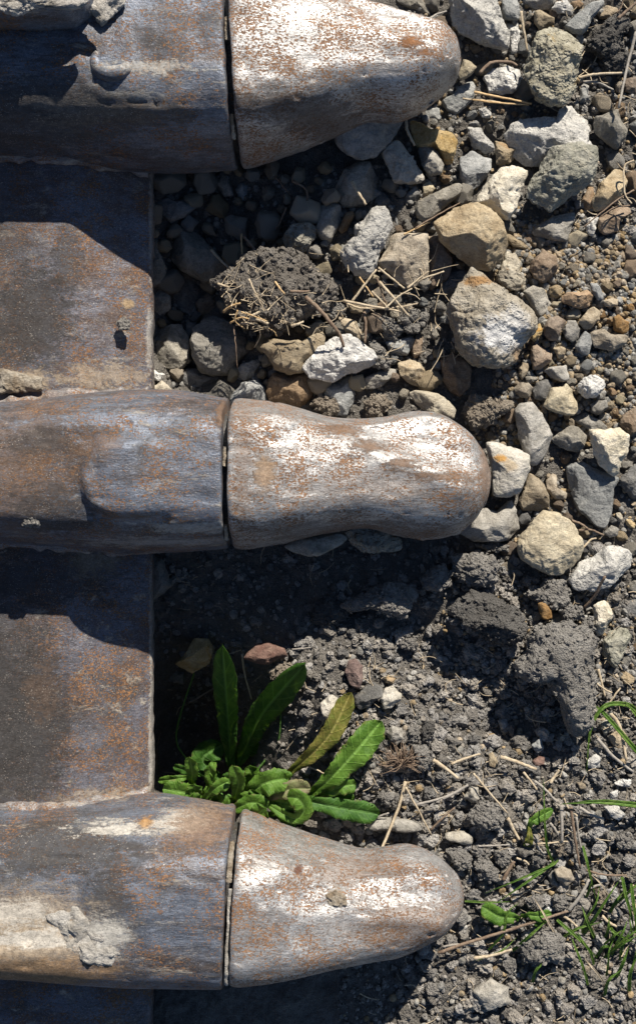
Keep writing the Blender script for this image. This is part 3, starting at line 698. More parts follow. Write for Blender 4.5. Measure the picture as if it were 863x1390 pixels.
 ('M', '140,160 190,120 250,20 330,25 357,80 330,160 240,215', 'ochre', 52, .9, 'ochre yellow rock half in shade above the weed'),
 ('M', '510,130 570,60 640,45 730,80 745,120 640,165 560,152', 'red', 40, .8, 'dull reddish rock above the weed leaves'),
 ('S', '400,180 440,195 470,270 410,315 395,280', 'grey', 0, .9, 'grey stone in deep shade against the lip beside the middle tooth'),
 ('M', '125,180 200,205 195,270 135,262', 'grey', -2, .9, 'small shaded grey stone below the ochre yellow rock'),
 ('N', '135,215 180,172 225,180 242,220 200,290 175,307 145,270', 'cream', 14, .7, 'white flat pebble beside the yellowing leaf'),
 ('N', '455,190 480,135 520,122 572,165 567,200 510,247 470,247', 'cream', 14, .7, 'white angular pebble beside the dark grey rock'),
 ('N', '463,80 500,63 533,80 522,112 480,107', 'ochre', 6, .9, 'small ochre pebble above the white angular pebble'),
 ('N', '315,180 370,130 420,100 467,130 472,170 400,232 350,252 318,220', 'dark', 8, .8, 'dark grey rock between two white pebbles'),
 ('N', '478,370 520,333 572,350 587,400 540,442 500,400', 'grey', 8, .9, 'grey stone topping the withered root tuft'),
 ('N', '375,855 430,828 600,828 672,850 677,887 600,897 400,892', 'grey', 4, .9, 'long pale grey stone crossed by a straw near the lower tooth'),
 ('J', '420,830 440,770 480,760 520,800 515,880 500,930 450,900', 'red', 10, .8, 'purplish brown stone standing in the soil above the two white pebbles'),
 ('P', '12,132 100,123 137,150 132,182 40,184 12,158', 'grey', 6, .9, 'pale sausage shaped stone near the tip of the tooth by the weed'),
 ('O', '245,190 290,183 302,215 270,247', 'blue', 8, .9, 'blue grey stone in the shade hollow beside the large grey clod'),
 ('O', '393,300 440,263 452,320 425,338', 'blue', 8, .9, 'bluish stone at the lower rim of the shade hollow'),
 ('O', '450,245 500,248 492,285 460,288', 'dark', 4, .9, 'dark stone in the shade hollow under the large grey clod'),
 ('O', '93,540 120,483 160,488 167,540 130,562', 'grey', 8, .95, 'round tan grey stone in the bottom soil'),
 ('O', '765,470 800,448 842,455 837,492 780,487', 'white', 6, .8, 'small white stone near the frame edge above the pale grass blade'),
 ('O', '718,575 780,568 817,610 790,642 750,622', 'white', 6, .7, 'pale flat stone just under the pale grass blade'),
 ('O', '738,262 780,233 802,270 797,322 760,302', 'ochre', 4, .8, 'tan stone behind the arching grass blades'),
 ('O', '638,372 680,338 707,350 702,402 650,402', 'white', 4, .8, 'greyish white stone at the foot of the arching grass blade'),
 ('O', '698,205 750,178 772,220 722,262', 'green', 4, .8, 'greenish grey stone beneath the arching grass blades'),
 ('O', '398,370 430,348 457,355 452,387 410,397', 'red', 6, .8, 'small pinkish stone beside the straw stub'),
 ('O', '203,340 225,328 247,370 237,407 208,392', 'tan', 6, .8, 'small upright tan stone by the straw stub'),
 ('O', '743,510 782,498 777,532 755,552', 'white', 4, .8, 'tiny white stone above the pale flat stone'),
 ('P', '495,300 530,278 572,300 587,340 545,377 510,352', 'tan', 6, .9, 'rounded tan grey stone amid the grass stems'),
 ('P', '468,320 490,298 522,370 532,395 485,372', 'grey', 2, .8, 'curved grey stone leaning on the rounded tan grey one'),
 ('P', '443,467 480,456 497,475 460,492', 'white', 4, .8, 'tiny white stone near the crossing twigs'),
 ('P', '688,322 725,313 732,350 695,362', 'blue', 4, .9, 'small blue grey stone near the tall grass'),
 ('X', '640,1345 665,1330 690,1340 692,1362 660,1372', 'grey', 4, .8, 'grey stone at the bottom edge of the frame'),
]
for crop, poly, mat, lift, flat, label in STONES:
    p = pts(crop, poly)
    rgh = 1.5 if mat in ('white', 'pit', 'rust', 'sparkle', 'green', 'cream') else 0.75
    small = math.sqrt(centroid(p)[1]) < 24
    rock('pebble' if small else 'stone', p, mat, label, 'pebble' if small else 'stone', PG if small else SG, 'stone', flat=flat, lift=lift, rough=rgh)

CLODS = [
 ('X', '296,375 320,360 330,350 355,342 380,337 405,342 430,360 448,380 452,400 435,425 400,440 370,450 340,440 315,420 298,395', 'clod_brown', 30, .66, 'big crumbly clod covered in straw bits in the stony gap'),
 ('B', '580,250 660,170 700,110 750,85 830,110 830,140 780,200 770,280 720,320 660,300 600,270', 'clod_dark', 8, .8, 'dark soil caked clod beside the pitted stone'),
 ('B', '665,330 700,270 800,260 830,320 780,380 690,385', 'clod_dark', 4, .8, 'dark brown clod behind the weathered stick'),
 ('G', '12,660 60,608 130,608 177,660 150,720 80,712', 'clod_tan', 6, .9, 'rough tan clod on the rim of the middle tooth, beside a rounder one'),
 ('G', '288,650 340,608 400,612 432,660 380,735 310,735', 'clod_tan', 6, .95, 'round tan clod on the rim of the middle tooth'),
 ('G', '495,230 540,158 600,168 622,230 570,287 510,272', 'clod', 14, .95, 'round grey clod at the end of the straw tangle'),
 ('G', '375,220 430,198 472,260 460,345 420,302', 'clod', 12, .9, 'grey clod in the middle of the straw tangle'),
 ('G', '310,330 350,318 400,380 437,440 420,482 330,462', 'clod', 10, .9, 'grey crumbly clod joined to the white twig rock'),
 ('G', '80,160 130,110 180,130 190,190 130,220 90,200', 'clod', 10, .9, 'small grey clod next to the thick twig'),
 ('X', '628,560 640,535 660,540 695,545 697,555 680,562 665,575 640,585', 'clod_tan', 14, .8, 'pebbly tan clod above the nose of the middle tooth'),
 ('K', '190,140 250,123 340,128 440,140 467,200 440,270 380,302 300,292 220,240', 'clod', 12, .9, 'squarish grey clod under the wide grey tan stone'),
 ('K', '38,260 110,188 160,193 207,230 200,300 120,332 60,302', 'clod', 10, .9, 'small rugged clod next to the squarish grey clod'),
 ('K', '180,430 260,360 320,300 420,330 500,380 560,410 622,500 600,570 540,592 480,622 400,592 320,520 220,460', 'clod_dark', 22, .7, 'dark slab like clod with flaky face'),
 ('X', '693,900 720,870 727,853 760,843 793,843 807,871 805,890 803,920 808,945 806,970 795,998 770,990 760,960 740,925 715,925', 'clod', 30, .7, 'large pale grey clod beside the shade hollow'),
 ('L', '200,200 300,170 330,110 430,110 472,180 460,260 380,292 260,240', 'clod', 6, .8, 'crumbly clod between the beige disc and the amber pebble'),
 ('L', '408,290 470,263 550,290 557,352 430,352', 'clod', 12, .9, 'small grey clod next to the amber pebble'),
 ('L', '540,340 600,330 620,400 600,440 545,420', 'clod', 10, .9, 'small clod stuck to the pale tan soil covered stone'),
 ('J', '380,480 450,440 560,400 700,358 802,370 802,430 740,532 660,522 560,500 440,520', 'clod', 14, .8, 'sunlit ridge of clod in the shade of the middle tooth'),
 ('J', '250,470 330,420 430,470 440,540 340,590 250,560', 'clod_dark', 0, .9, 'dark clod in the shade of the middle tooth'),
 ('K', '350,75 430,58 512,80 502,112 380,107', 'clod', 8, .8, 'thin crusty clod under the wide grey tan stone'),
 ('J', '715,680 760,650 810,640 800,710 740,715', 'clod', 8, .9, 'small sunlit clod in the shade of the dark slab like clod'),
 ('N', '628,440 690,428 732,500 722,582 650,562', 'clod', 8, .9, 'smooth grey clod beside the withered root tuft'),
 ('N', '438,710 530,698 547,750 480,767', 'clod', 4, .9, 'small clod beside the straw near the weed'),
 ('N', '598,340 660,333 652,432 600,432', 'clod', 6, .9, 'small upright clod above the smooth grey clod'),
 ('N', '665,360 700,310 740,310 735,400 680,410', 'clod_dark', 6, .9, 'dark upright clod beside the small upright clod'),
 ('O', '118,610 170,548 260,558 282,612 250,660 180,690 125,650', 'clod', 8, .85, 'large lumpy clod below the round tan grey stone'),
 ('P', '488,420 530,398 567,420 572,460 530,482 490,462', 'clod', 8, .95, 'ball shaped clod amid the crossing twigs'),
 ('P', '18,210 80,183 132,240 132,290 80,302 30,252', 'clod', 6, .9, 'lumpy clod next to the tip of the tooth by the weed'),
 ('P', '138,270 190,243 252,300 242,352 170,342', 'clod', 6, .9, 'rounded clod below the lumpy one by the tooth tip'),
 ('P', '228,210 280,198 302,260 270,287 230,262', 'clod', 4, .9, 'clod next to the dark upright twig in the bottom soil'),
 ('P', '138,210 200,193 217,235 160,247', 'clod', 4, .9, 'small round clod under the sausage shaped stone'),
 ('P', '143,110 190,93 227,140 200,167 150,152', 'clod', 4, .9, 'round clod beside the sausage shaped stone'),
 ('P', '355,630 400,580 480,558 542,600 532,700 355,700', 'clod', 6, .8, 'broad clod under the long twig at the bottom'),
 ('P', '368,430 420,408 447,450 420,477 380,467', 'clod', 6, .9, 'clod beside the broad green leaf'),
 ('P', '308,310 340,278 382,300 362,342 310,342', 'clod', 4, .9, 'pale clod under the crossing grass stems'),
 ('P', '398,230 440,223 452,277 400,277', 'clod', 4, .9, 'small square clod below the upright grass stem'),
 ('P', '498,190 540,178 557,230 510,237', 'clod_tan', 4, .9, 'tan clod near the end of the upright grass stem'),
 ('P', '678,390 720,383 742,450 690,472', 'clod_tan', 4, .9, 'tan clod near the tall grass'),
 ('P', '770,150 820,130 850,160 830,200 780,195', 'clod', 4, .9, 'rounded clod at the frame edge above the tall grass'),
 ('M', '640,200 700,150 800,180 850,250 820,310 740,280 660,240', 'clod_tan', 8, .7, 'crumbly clod under the tip of the tall leaf'),
]
CL = {}
for crop, poly, mat, lift, flat, label in CLODS:
    o = rock('dirt_clod', pts(crop, poly), mat, label, 'clod', CG, 'clod', flat=flat, lift=lift, facets=3 if 'slab' in label else 0, rough=1.7 if 'straw bits' in label else 1.0)
    CL[label] = o

# ------------------------------------------------------------------ filler pebbles (countable) and loose fines
def inside(p, poly):
    x, y = p; r = False; j = len(poly) - 1
    for i in range(len(poly)):
        xi, yi = poly[i]; xj, yj = poly[j]
        if (yi > y) != (yj > y) and x < (xj - xi) * (y - yi) / (yj - yi) + xi: r = not r
        j = i
    return r
CENT = [(centroid(p)[0], math.sqrt(centroid(p)[1])) for p in HAND]
def free(x, y, r):
    for (c, s), poly in zip(CENT, HAND):
        if abs(x - c[0]) < s + r + 12 and abs(y - c[1]) < s + r + 12:
            if inside((x, y), poly): return False
            if math.hypot(x - c[0], y - c[1]) < s * 0.5 + r * 0.5: return False
    return True

CUT = ' beside | under | between | above | below | near | at | in | by | touching | lying | next | against | beyond | with | right | wedged | tucked | leaning | resting | crossed | amid | half | stuck | cut | full of | standing | peeking | peeping | sticking | squeezed | joined | on | to | covered | pushed | pressed | pointing | topping | from | just | off | behind | like | close | partly | along | crossing | over | beneath | out | joining '.split('|')
def head(l):
    k = min([l.find(' ' + c.strip() + ' ') for c in CUT if l.find(' ' + c.strip() + ' ') > 0] + [len(l)])
    return l[:k]
HEADS = [head(l) for _, l in LAND]
GOOD = [(c, h) for (c, _), h in zip(LAND, HEADS) if HEADS.count(h) == 1 and 3 <= len(h.split()) <= 7]
def near(x, y, skip=None):
    c, h = min(((c, h) for c, h in GOOD if h != skip), key=lambda q: (q[0][0] - x) ** 2 + (q[0][1] - y) ** 2)
    dx, dy = x - c[0], y - c[1]
    if abs(dy) > abs(dx): w = 'below' if dy > 0 else 'above'
    else: w = 'to the right of' if dx > 0 else 'to the left of'
    return w + ' the ' + h
proto = []
for k in range(14):
    rs = np.random.default_rng(900 + k)
    n = 9
    a = np.sort(rs.uniform(0, 2 * math.pi, n)) * 0.5 + np.linspace(0, 2 * math.pi, n, endpoint=False) * 0.5
    rad = 10 * rs.uniform(0.75, 1.15, n); st = rs.uniform(0.7, 1.0)
    poly = np.stack([np.cos(a) * rad, np.sin(a) * rad * st], 1)
    P, F = rock_verts(poly, 14, 4, 700 + k, 'stone', 3 + k % 3, 0.5)
    proto.append((P, F))
PM = {}
def pebble_copy(x, y, r, mat, label, group, lift=0):
    k = random.randrange(len(proto))
    if (k, mat) not in PM:
        me = mesh_np('pebble', proto[k][0] / 10.0, proto[k][1]); me.materials.append(M[mat]); PM[(k, mat)] = me
    z = gpt(x, y) + 0.35 * r + lift
    o = bpy.data.objects.new('pebble' if r < 12 else 'stone', PM[(k, mat)])
    o.location = tuple(at(x, y, z) * S)
    s = r * S
    o.scale = (s, s, s * random.uniform(0.8, 1.1))
    o.rotation_euler = (random.uniform(-.4, .4), random.uniform(-.4, .4), random.uniform(0, 6.28))
    COL.objects.link(o)
    tag(o, label if r < 12 else label.replace(' pebble', ' stone'), 'pebble' if r < 12 else 'stone', group)

placed = []
NAMEC = {'tan': 'tan', 'grey': 'grey', 'brown': 'brown', 'blue': 'blue grey', 'beige': 'cream', 'orange': 'orange brown', 'dark': 'dark grey'}
def scatter_pebbles(n, x0, x1, y0, y1, rmin, rmax, mats, where, lift=0):
    c, tries = 0, 0
    while c < n and tries < 6000:
        tries += 1
        x, y = random.uniform(x0, x1), random.uniform(y0, y1)
        r = rmin + (rmax - rmin) * random.random() ** 1.8
        if not free(x, y, r): continue
        if any(math.hypot(x - a, y - b) < (r + q) * 0.78 for a, b, q in placed): continue
        m = random.choice(mats)
        pebble_copy(x, y, r, m, '%s %s pebble just %s' % ('tiny' if r < 7.5 else 'small' if r < 12 else 'middling' if r < 17 else 'fair sized', NAMEC[m], near(x, y)), 'pebbles in the ' + where, lift)
        placed.append((x, y, r)); c += 1
scatter_pebbles(76, 690, 870, 320, 580, 7, 17, ['tan', 'tan', 'grey', 'brown', 'blue', 'orange', 'beige', 'grey'], 'fine gravel bed beyond the veined boulder')
scatter_pebbles(24, 660, 870, 560, 900, 7, 16, ['tan', 'grey', 'brown', 'dark'], 'gaps round the beige disc')
scatter_pebbles(48, 560, 870, 0, 330, 7, 20, ['tan', 'grey', 'blue', 'brown'], 'gaps round the white slab')
scatter_pebbles(40, 208, 460, 225, 545, 13, 30, ['tan', 'grey', 'beige', 'blue', 'tan', 'grey'], 'stony gap between the teeth', 8)
scatter_pebbles(56, 208, 640, 230, 545, 8, 20, ['tan', 'grey', 'beige', 'brown', 'tan', 'blue'], 'stony gap between the teeth', 6)
scatter_pebbles(20, 600, 870, 1000, 1390, 5, 9, ['grey', 'tan', 'beige'], 'soil by the grass')

_TPL = {}
def templates(sub, kind, n=8):
    key = (sub, kind)
    if key not in _TPL:
        out = []
        for k in range(n):
            V, F = ico(sub)
            rs = np.random.default_rng(40 + k)
            P = V * rs.uniform(0.7, 1.15, 3)
            for _ in range(5):
                nrm = rs.normal(size=3); nrm /= np.linalg.norm(nrm)
                ex = np.maximum(0, P @ nrm - rs.uniform(0.55, 0.8)); P = P - ex[:, None] * nrm
            if kind == 'soil':
                P = P * (1 + 0.55 * fbm(V * 1.5 + k * 9, 3, k) + 0.28 * fbm(V * 4.5 + k * 5, 2, k + 3))[:, None]
            out.append(P)
        _TPL[key] = (out, F)
    return _TPL[key]

def rand_rot(n):
    q = RNG.normal(size=(n, 4)); q /= np.linalg.norm(q, axis=1, keepdims=True)
    w, x, y, z = q.T
    return np.stack([1 - 2 * (y * y + z * z), 2 * (x * y - z * w), 2 * (x * z + y * w),
                     2 * (x * y + z * w), 1 - 2 * (x * x + z * z), 2 * (y * z - x * w),
                     2 * (x * z - y * w), 2 * (y * z + x * w), 1 - 2 * (x * x + y * y)], 1).reshape(n, 3, 3)

def fines_mesh(name, X, Y, Z, R, sub, kind):
    """X, Y, Z grid coordinates"""
    tp, F = templates(sub, kind)
    n = len(X)
    pick = RNG.integers(0, len(tp), n)
    B = np.stack(tp)[pick]
    V = np.einsum('nij,nvj->nvi', rand_rot(n), B) * R[:, None, None]
    V = V + np.stack([X, Y, Z], 1)[:, None, :]
    nv = B.shape[1]
    FF = (F[None] + (np.arange(n) * nv)[:, None, None]).reshape(-1, 3)
    return mesh_np(name, V.reshape(-1, 3) * S, FF, False)

def on_ground(n, x0, x1, y0, y1, dens=None):
    xs, ys = RNG.uniform(x0, x1, n), RNG.uniform(y0, y1, n)
    if dens is not None:
        k = RNG.random(n) < dens(xs, ys); xs, ys = xs[k], ys[k]
    return xs, ys

def build_fines(name, mat, label, spec):
    """spec: list of (n, x0, x1, y0, y1, rmin, rmax, pow)"""
    X, Y, Rr = [], [], []
    for n, x0, x1, y0, y1, r0, r1, pw in spec:
        xs, ys = on_ground(n, x0, x1, y0, y1)
        X.append(xs); Y.append(ys); Rr.append(r0 + (r1 - r0) * RNG.random(len(xs)) ** pw)
    X, Y, Rr = map(np.concatenate, (X, Y, Rr))
    Z = ground_z(X, Y, False) + Rr * 0.35
    me = fines_mesh(name, X - 431.5, 695 - Y, Z, Rr, 2 if 'gravel' in name else 3, 'soil' if mat == 'crumb' else 'stone')
    return tag(link(name, me, M[mat]), label, kind='stuff')

build_fines('soil_crumbs', 'crumb', 'grey soil crumbs and little clods covering the ground',
            [(1150, 540, 960, 980, 1480, 3, 13, 3.0), (650, 380, 700, 860, 1180, 2.6, 11, 3.0), (420, 200, 700, 740, 1000, 3, 8, 2), (500, 640, 900, 740, 1000, 3, 9, 2),
             (380, 200, 640, 200, 540, 3, 7, 2), (220, 780, 900, 0, 300, 3, 7, 2)])
build_fines('fine_crumb_gravel', 'crumb', 'finest soil grains between the clods',
            [(8500, 460, 960, 880, 1480, 1.0, 4.2, 2.6), (1800, 200, 640, 740, 1180, 1.4, 4, 2), (1500, 640, 900, 740, 1000, 1.4, 4, 2), (900, 200, 640, 200, 540, 1.4, 4, 2)])
build_fines('fine_tan_gravel', 'gravel_tan', 'fine tan gravel between the stones',
            [(2600, 680, 930, 280, 600, 1.6, 6, 2.2), (900, 560, 930, -60, 330, 1.5, 5, 2), (800, 600, 930, 560, 960, 1.5, 5, 2), (650, 460, 930, 880, 1450, 1.5, 6.5, 2.6)])
build_fines('fine_grey_gravel', 'gravel_grey', 'fine grey gravel between the stones',
            [(1500, 680, 930, 280, 600, 1.8, 7, 2.2), (900, 560, 930, -60, 330, 1.8, 6, 2), (700, 600, 930, 560, 960, 1.8, 6, 2), (500, 205, 640, 200, 560, 1.8, 6, 2), (900, 460, 930, 880, 1450, 1.5, 7.5, 2.6)])

# crumbs stuck on the clods: part of each clod
for label, o in CL.items():
    me = o.data
    n = len(me.vertices)
    co = np.zeros(n * 3, np.float32); me.vertices.foreach_get('co', co); co = co.reshape(-1, 3)
    ext = co[:, :2].max() / S
    up = np.where(co[:, 2] > -0.1 * co[:, 2].max())[0]
    m = int(min(420, 10 + ext * ext * 0.13)) if 'straw' in label else int(min(220, 8 + ext * ext * 0.06))
    m = m * 2
    sel = RNG.choice(up, m)
    R = 0.9 + (7.0 if 'straw' in label else 3.0) * RNG.random(m) ** (4 if 'straw' in label else 3)
    me2 = fines_mesh('crumb_cover', co[sel, 0] / S, co[sel, 1] / S, co[sel, 2] / S + R * 0.2, R, 2, 'soil')
    tag(link('crumb_cover', me2, o.data.materials[0], o), kind='stuff')

# ------------------------------------------------------------------ excavator bucket
bucket = bpy.data.objects.new('excavator_bucket', None)
COL.objects.link(bucket)
tag(bucket, 'worn rusty steel excavator bucket edge with three blunt digging teeth', 'excavator bucket')

def curve(px_list, z):
    """outline points on the plan -> interpolator y(x) in grid coordinates at height z"""
    w = np.array([at(a, b, z)[:2] for a, b in px_list]); w = w[np.argsort(w[:, 0])]
    x, y = w[:, 0], w[:, 1]
    h = np.diff(x); d = np.diff(y) / h
    m = np.zeros(len(x)); m[1:-1] = (d[:-1] * h[1:] + d[1:] * h[:-1]) / (h[:-1] + h[1:]); m[0], m[-1] = d[0], d[-1]
    def f(t):
        t = np.clip(t, x[0], x[-1]); i = np.clip(np.searchsorted(x, t) - 1, 0, len(x) - 2)
        u = (t - x[i]) / h[i]
        return (y[i] * (1 + 2 * u) * (1 - u) ** 2 + h[i] * m[i] * u * (1 - u) ** 2 + y[i + 1] * u * u * (3 - 2 * u) + h[i] * m[i + 1] * u * u * (u - 1))
    return f, x[0], x[-1]

def catmull(P, n):
    P = np.asarray(P, float)
    if len(P) == 2: return P[0] + (P[1] - P[0]) * np.linspace(0, 1, n)[:, None]
    Q = np.concatenate([[2 * P[0] - P[1]], P, [2 * P[-1] - P[-2]]])
    out = []
    m = len(P) - 1
    for u in np.linspace(0, m, n):
        i = min(int(u), m - 1); t = u - i
        a, b, c, d = Q[i:i + 4]
        out.append(0.5 * ((2 * b) + (-a + c) * t + (2 * a - 5 * b + 4 * c - d) * t * t + (-a + 3 * b - 3 * c + d) * t ** 3))
    return np.array(out)

def tube(P, r0, r1, sides=7, seed=0, flat=0.75):
    P = np.asarray(P); n = len(P)
    T = np.gradient(P, axis=0); T /= np.linalg.norm(T, axis=1, keepdims=True)
    up = np.array([0, 0, 1.0]); A = np.cross(T, up); A /= np.maximum(np.linalg.norm(A, axis=1, keepdims=True), 1e-6); B = np.cross(A, T)
    rs = np.random.default_rng(seed)
    r = np.linspace(r0, r1, n) * (1 + 0.07 * rs.normal(size=n).clip(-1, 1))
    t = np.linspace(0, 2 * math.pi, sides, endpoint=False)
    V = (P[:, None] + r[:, None, None] * (np.cos(t)[None, :, None] * A[:, None] + flat * np.sin(t)[None, :, None] * B[:, None])).reshape(-1, 3)
    idx = np.arange(n * sides).reshape(n, sides)
    a, b = idx[:-1], idx[1:]
    F = [list(f) for f in np.stack([a, b, np.roll(b, -1, 1), np.roll(a, -1, 1)], 2).reshape(-1, 4)] + [list(idx[0][::-1]), list(idx[-1])]
    return V, F


NS = 120
def loft(xs, yc, w, zc, hz, n, taper, cap=True, post=None):
    t = np.linspace(0, 2 * math.pi, NS, endpoint=False)
    rows = []
    for i in range(len(xs)):
        c, s = np.cos(t), np.sin(t)
        yy = np.sign(c) * abs(c) ** (2 / n[i]); zz = np.sign(s) * abs(s) ** (2 / n[i])
        y = yc[i] + w[i] * yy * (1 - taper * np.clip(zz, -0.2, 1))
        rows.append(np.stack([np.full(NS, xs[i]), y, zc[i] + hz[i] * zz], 1))
    V = np.concatenate(rows)
    if post is not None: V = post(V)
    idx = np.arange(len(xs) * NS).reshape(len(xs), NS)
    a, b = idx[:-1], idx[1:]
    F = np.stack([a, b, np.roll(b, -1, 1), np.roll(a, -1, 1)], 2).reshape(-1, 4)
    F = [list(f) for f in F]
    if cap:
        V = np.concatenate([V, [rows_mean(V[:NS])], [rows_mean(V[-NS:])]])
        c0, c1 = len(V) - 2, len(V) - 1
        for j in range(NS):
            F.append([idx[0, (j + 1) % NS], c0, idx[0, j], idx[0, j]]); F.append([idx[-1, j], c1, idx[-1, (j + 1) % NS], idx[-1, (j + 1) % NS]])
    return V, F
def rows_mean(a): return a.mean(0)

def mesh_py(name, V, F):
    me = bpy.data.meshes.new(name)
    me.from_pydata([tuple(v) for v in np.asarray(V) * S], [], [tuple(dict.fromkeys(f)) for f in F])
    me.polygons.foreach_set('use_smooth', np.ones(len(me.polygons), bool))
    me.update()
    return me

def normals_out(me):
    bm = bmesh.new(); bm.from_mesh(me); bmesh.ops.recalc_face_normals(bm, faces=bm.faces); bm.to_mesh(me); bm.free()
    return me

def shrink_edges(me, ang=50):
    return me

def wear(V, seed, amp=2.0):
    N = V - V.mean(0)
    off = seed * 7.7
    d = amp * fbm(V / 52.0 + off, 2, seed) + 0.35 * amp * fbm(V / np.array([30., 12., 12.]) + off, 3, seed + 3)
    g = fbm(V / np.array([34., 7., 7.]) + off + 5, 2, seed + 9)
    d = d - 1.6 * np.clip(g - 0.32, 0, 1) * 5
    d = d - 3.5 * np.clip(fbm(V / 11.0 + off + 15, 2, seed + 12) - 0.42, 0, 1) * 4
    V = V.copy(); V[:, 2] += d * np.sign(V[:, 2] - 5) * 0.8; V[:, 1] += d * 0.5
    return V

TEETH = [
 dict(top=[(300, -30), (400, -20), (450, -12), (501, 0), (545, 12), (583, 24), (610, 38), (624, 58), (628, 75)],
      bot=[(300, 216), (350, 205), (400, 190), (460, 168), (500, 152), (545, 152), (585, 133), (610, 112), (624, 92), (628, 75)],
      atop=[(-320, -30), (0, -30), (150, -38), (230, -36), (300, -30)], abot=[(-320, 205), (0, 207), (100, 210), (200, 215), (250, 215), (300, 211)],
      cham=0.5, pad=3, tilt=-0.05, ridge=0.3, joint=(306, 314), boss=(150, 85)),
 dict(top=[(300, 540), (340, 544), (380, 549), (420, 559), (450, 567), (485, 570), (520, 567), (560, 560), (590, 561), (620, 573), (650, 600), (664, 625), (669, 643)],
      bot=[(300, 742), (340, 741), (380, 735), (420, 726), (460, 718), (500, 716), (540, 725), (575, 730), (605, 727), (635, 714), (655, 692), (666, 665), (669, 643)],
      atop=[(-320, 548), (0, 546), (100, 535), (190, 530), (240, 531), (300, 541)], abot=[(-320, 738), (0, 737), (100, 743), (205, 748), (300, 742)],
      cham=0.65, pad=14, tilt=0.0, ridge=1.0, joint=(302, 310), boss=(165, 650)),
 dict(top=[(300, 1108), (350, 1122), (400, 1140), (450, 1155), (500, 1166), (530, 1161), (560, 1158), (590, 1168), (615, 1188), (628, 1206), (632, 1220)],
      bot=[(300, 1340), (380, 1330), (450, 1316), (500, 1308), (546, 1300), (576, 1285), (600, 1272), (618, 1252), (629, 1234), (632, 1220)],
      atop=[(-320, 1105), (0, 1104), (150, 1098), (205, 1093), (250, 1098), (300, 1108)], abot=[(-320, 1325), (0, 1325), (200, 1340), (300, 1340)],
      cham=0.55, pad=7, tilt=0.045, ridge=0.7, joint=(305, 315), boss=(165, 1215)),
]
Z_TOP0, Z_BOT0 = 113.0, -84.0
def smooth01(t): t = np.clip(t, 0, 1); return t * t * (3 - 2 * t)

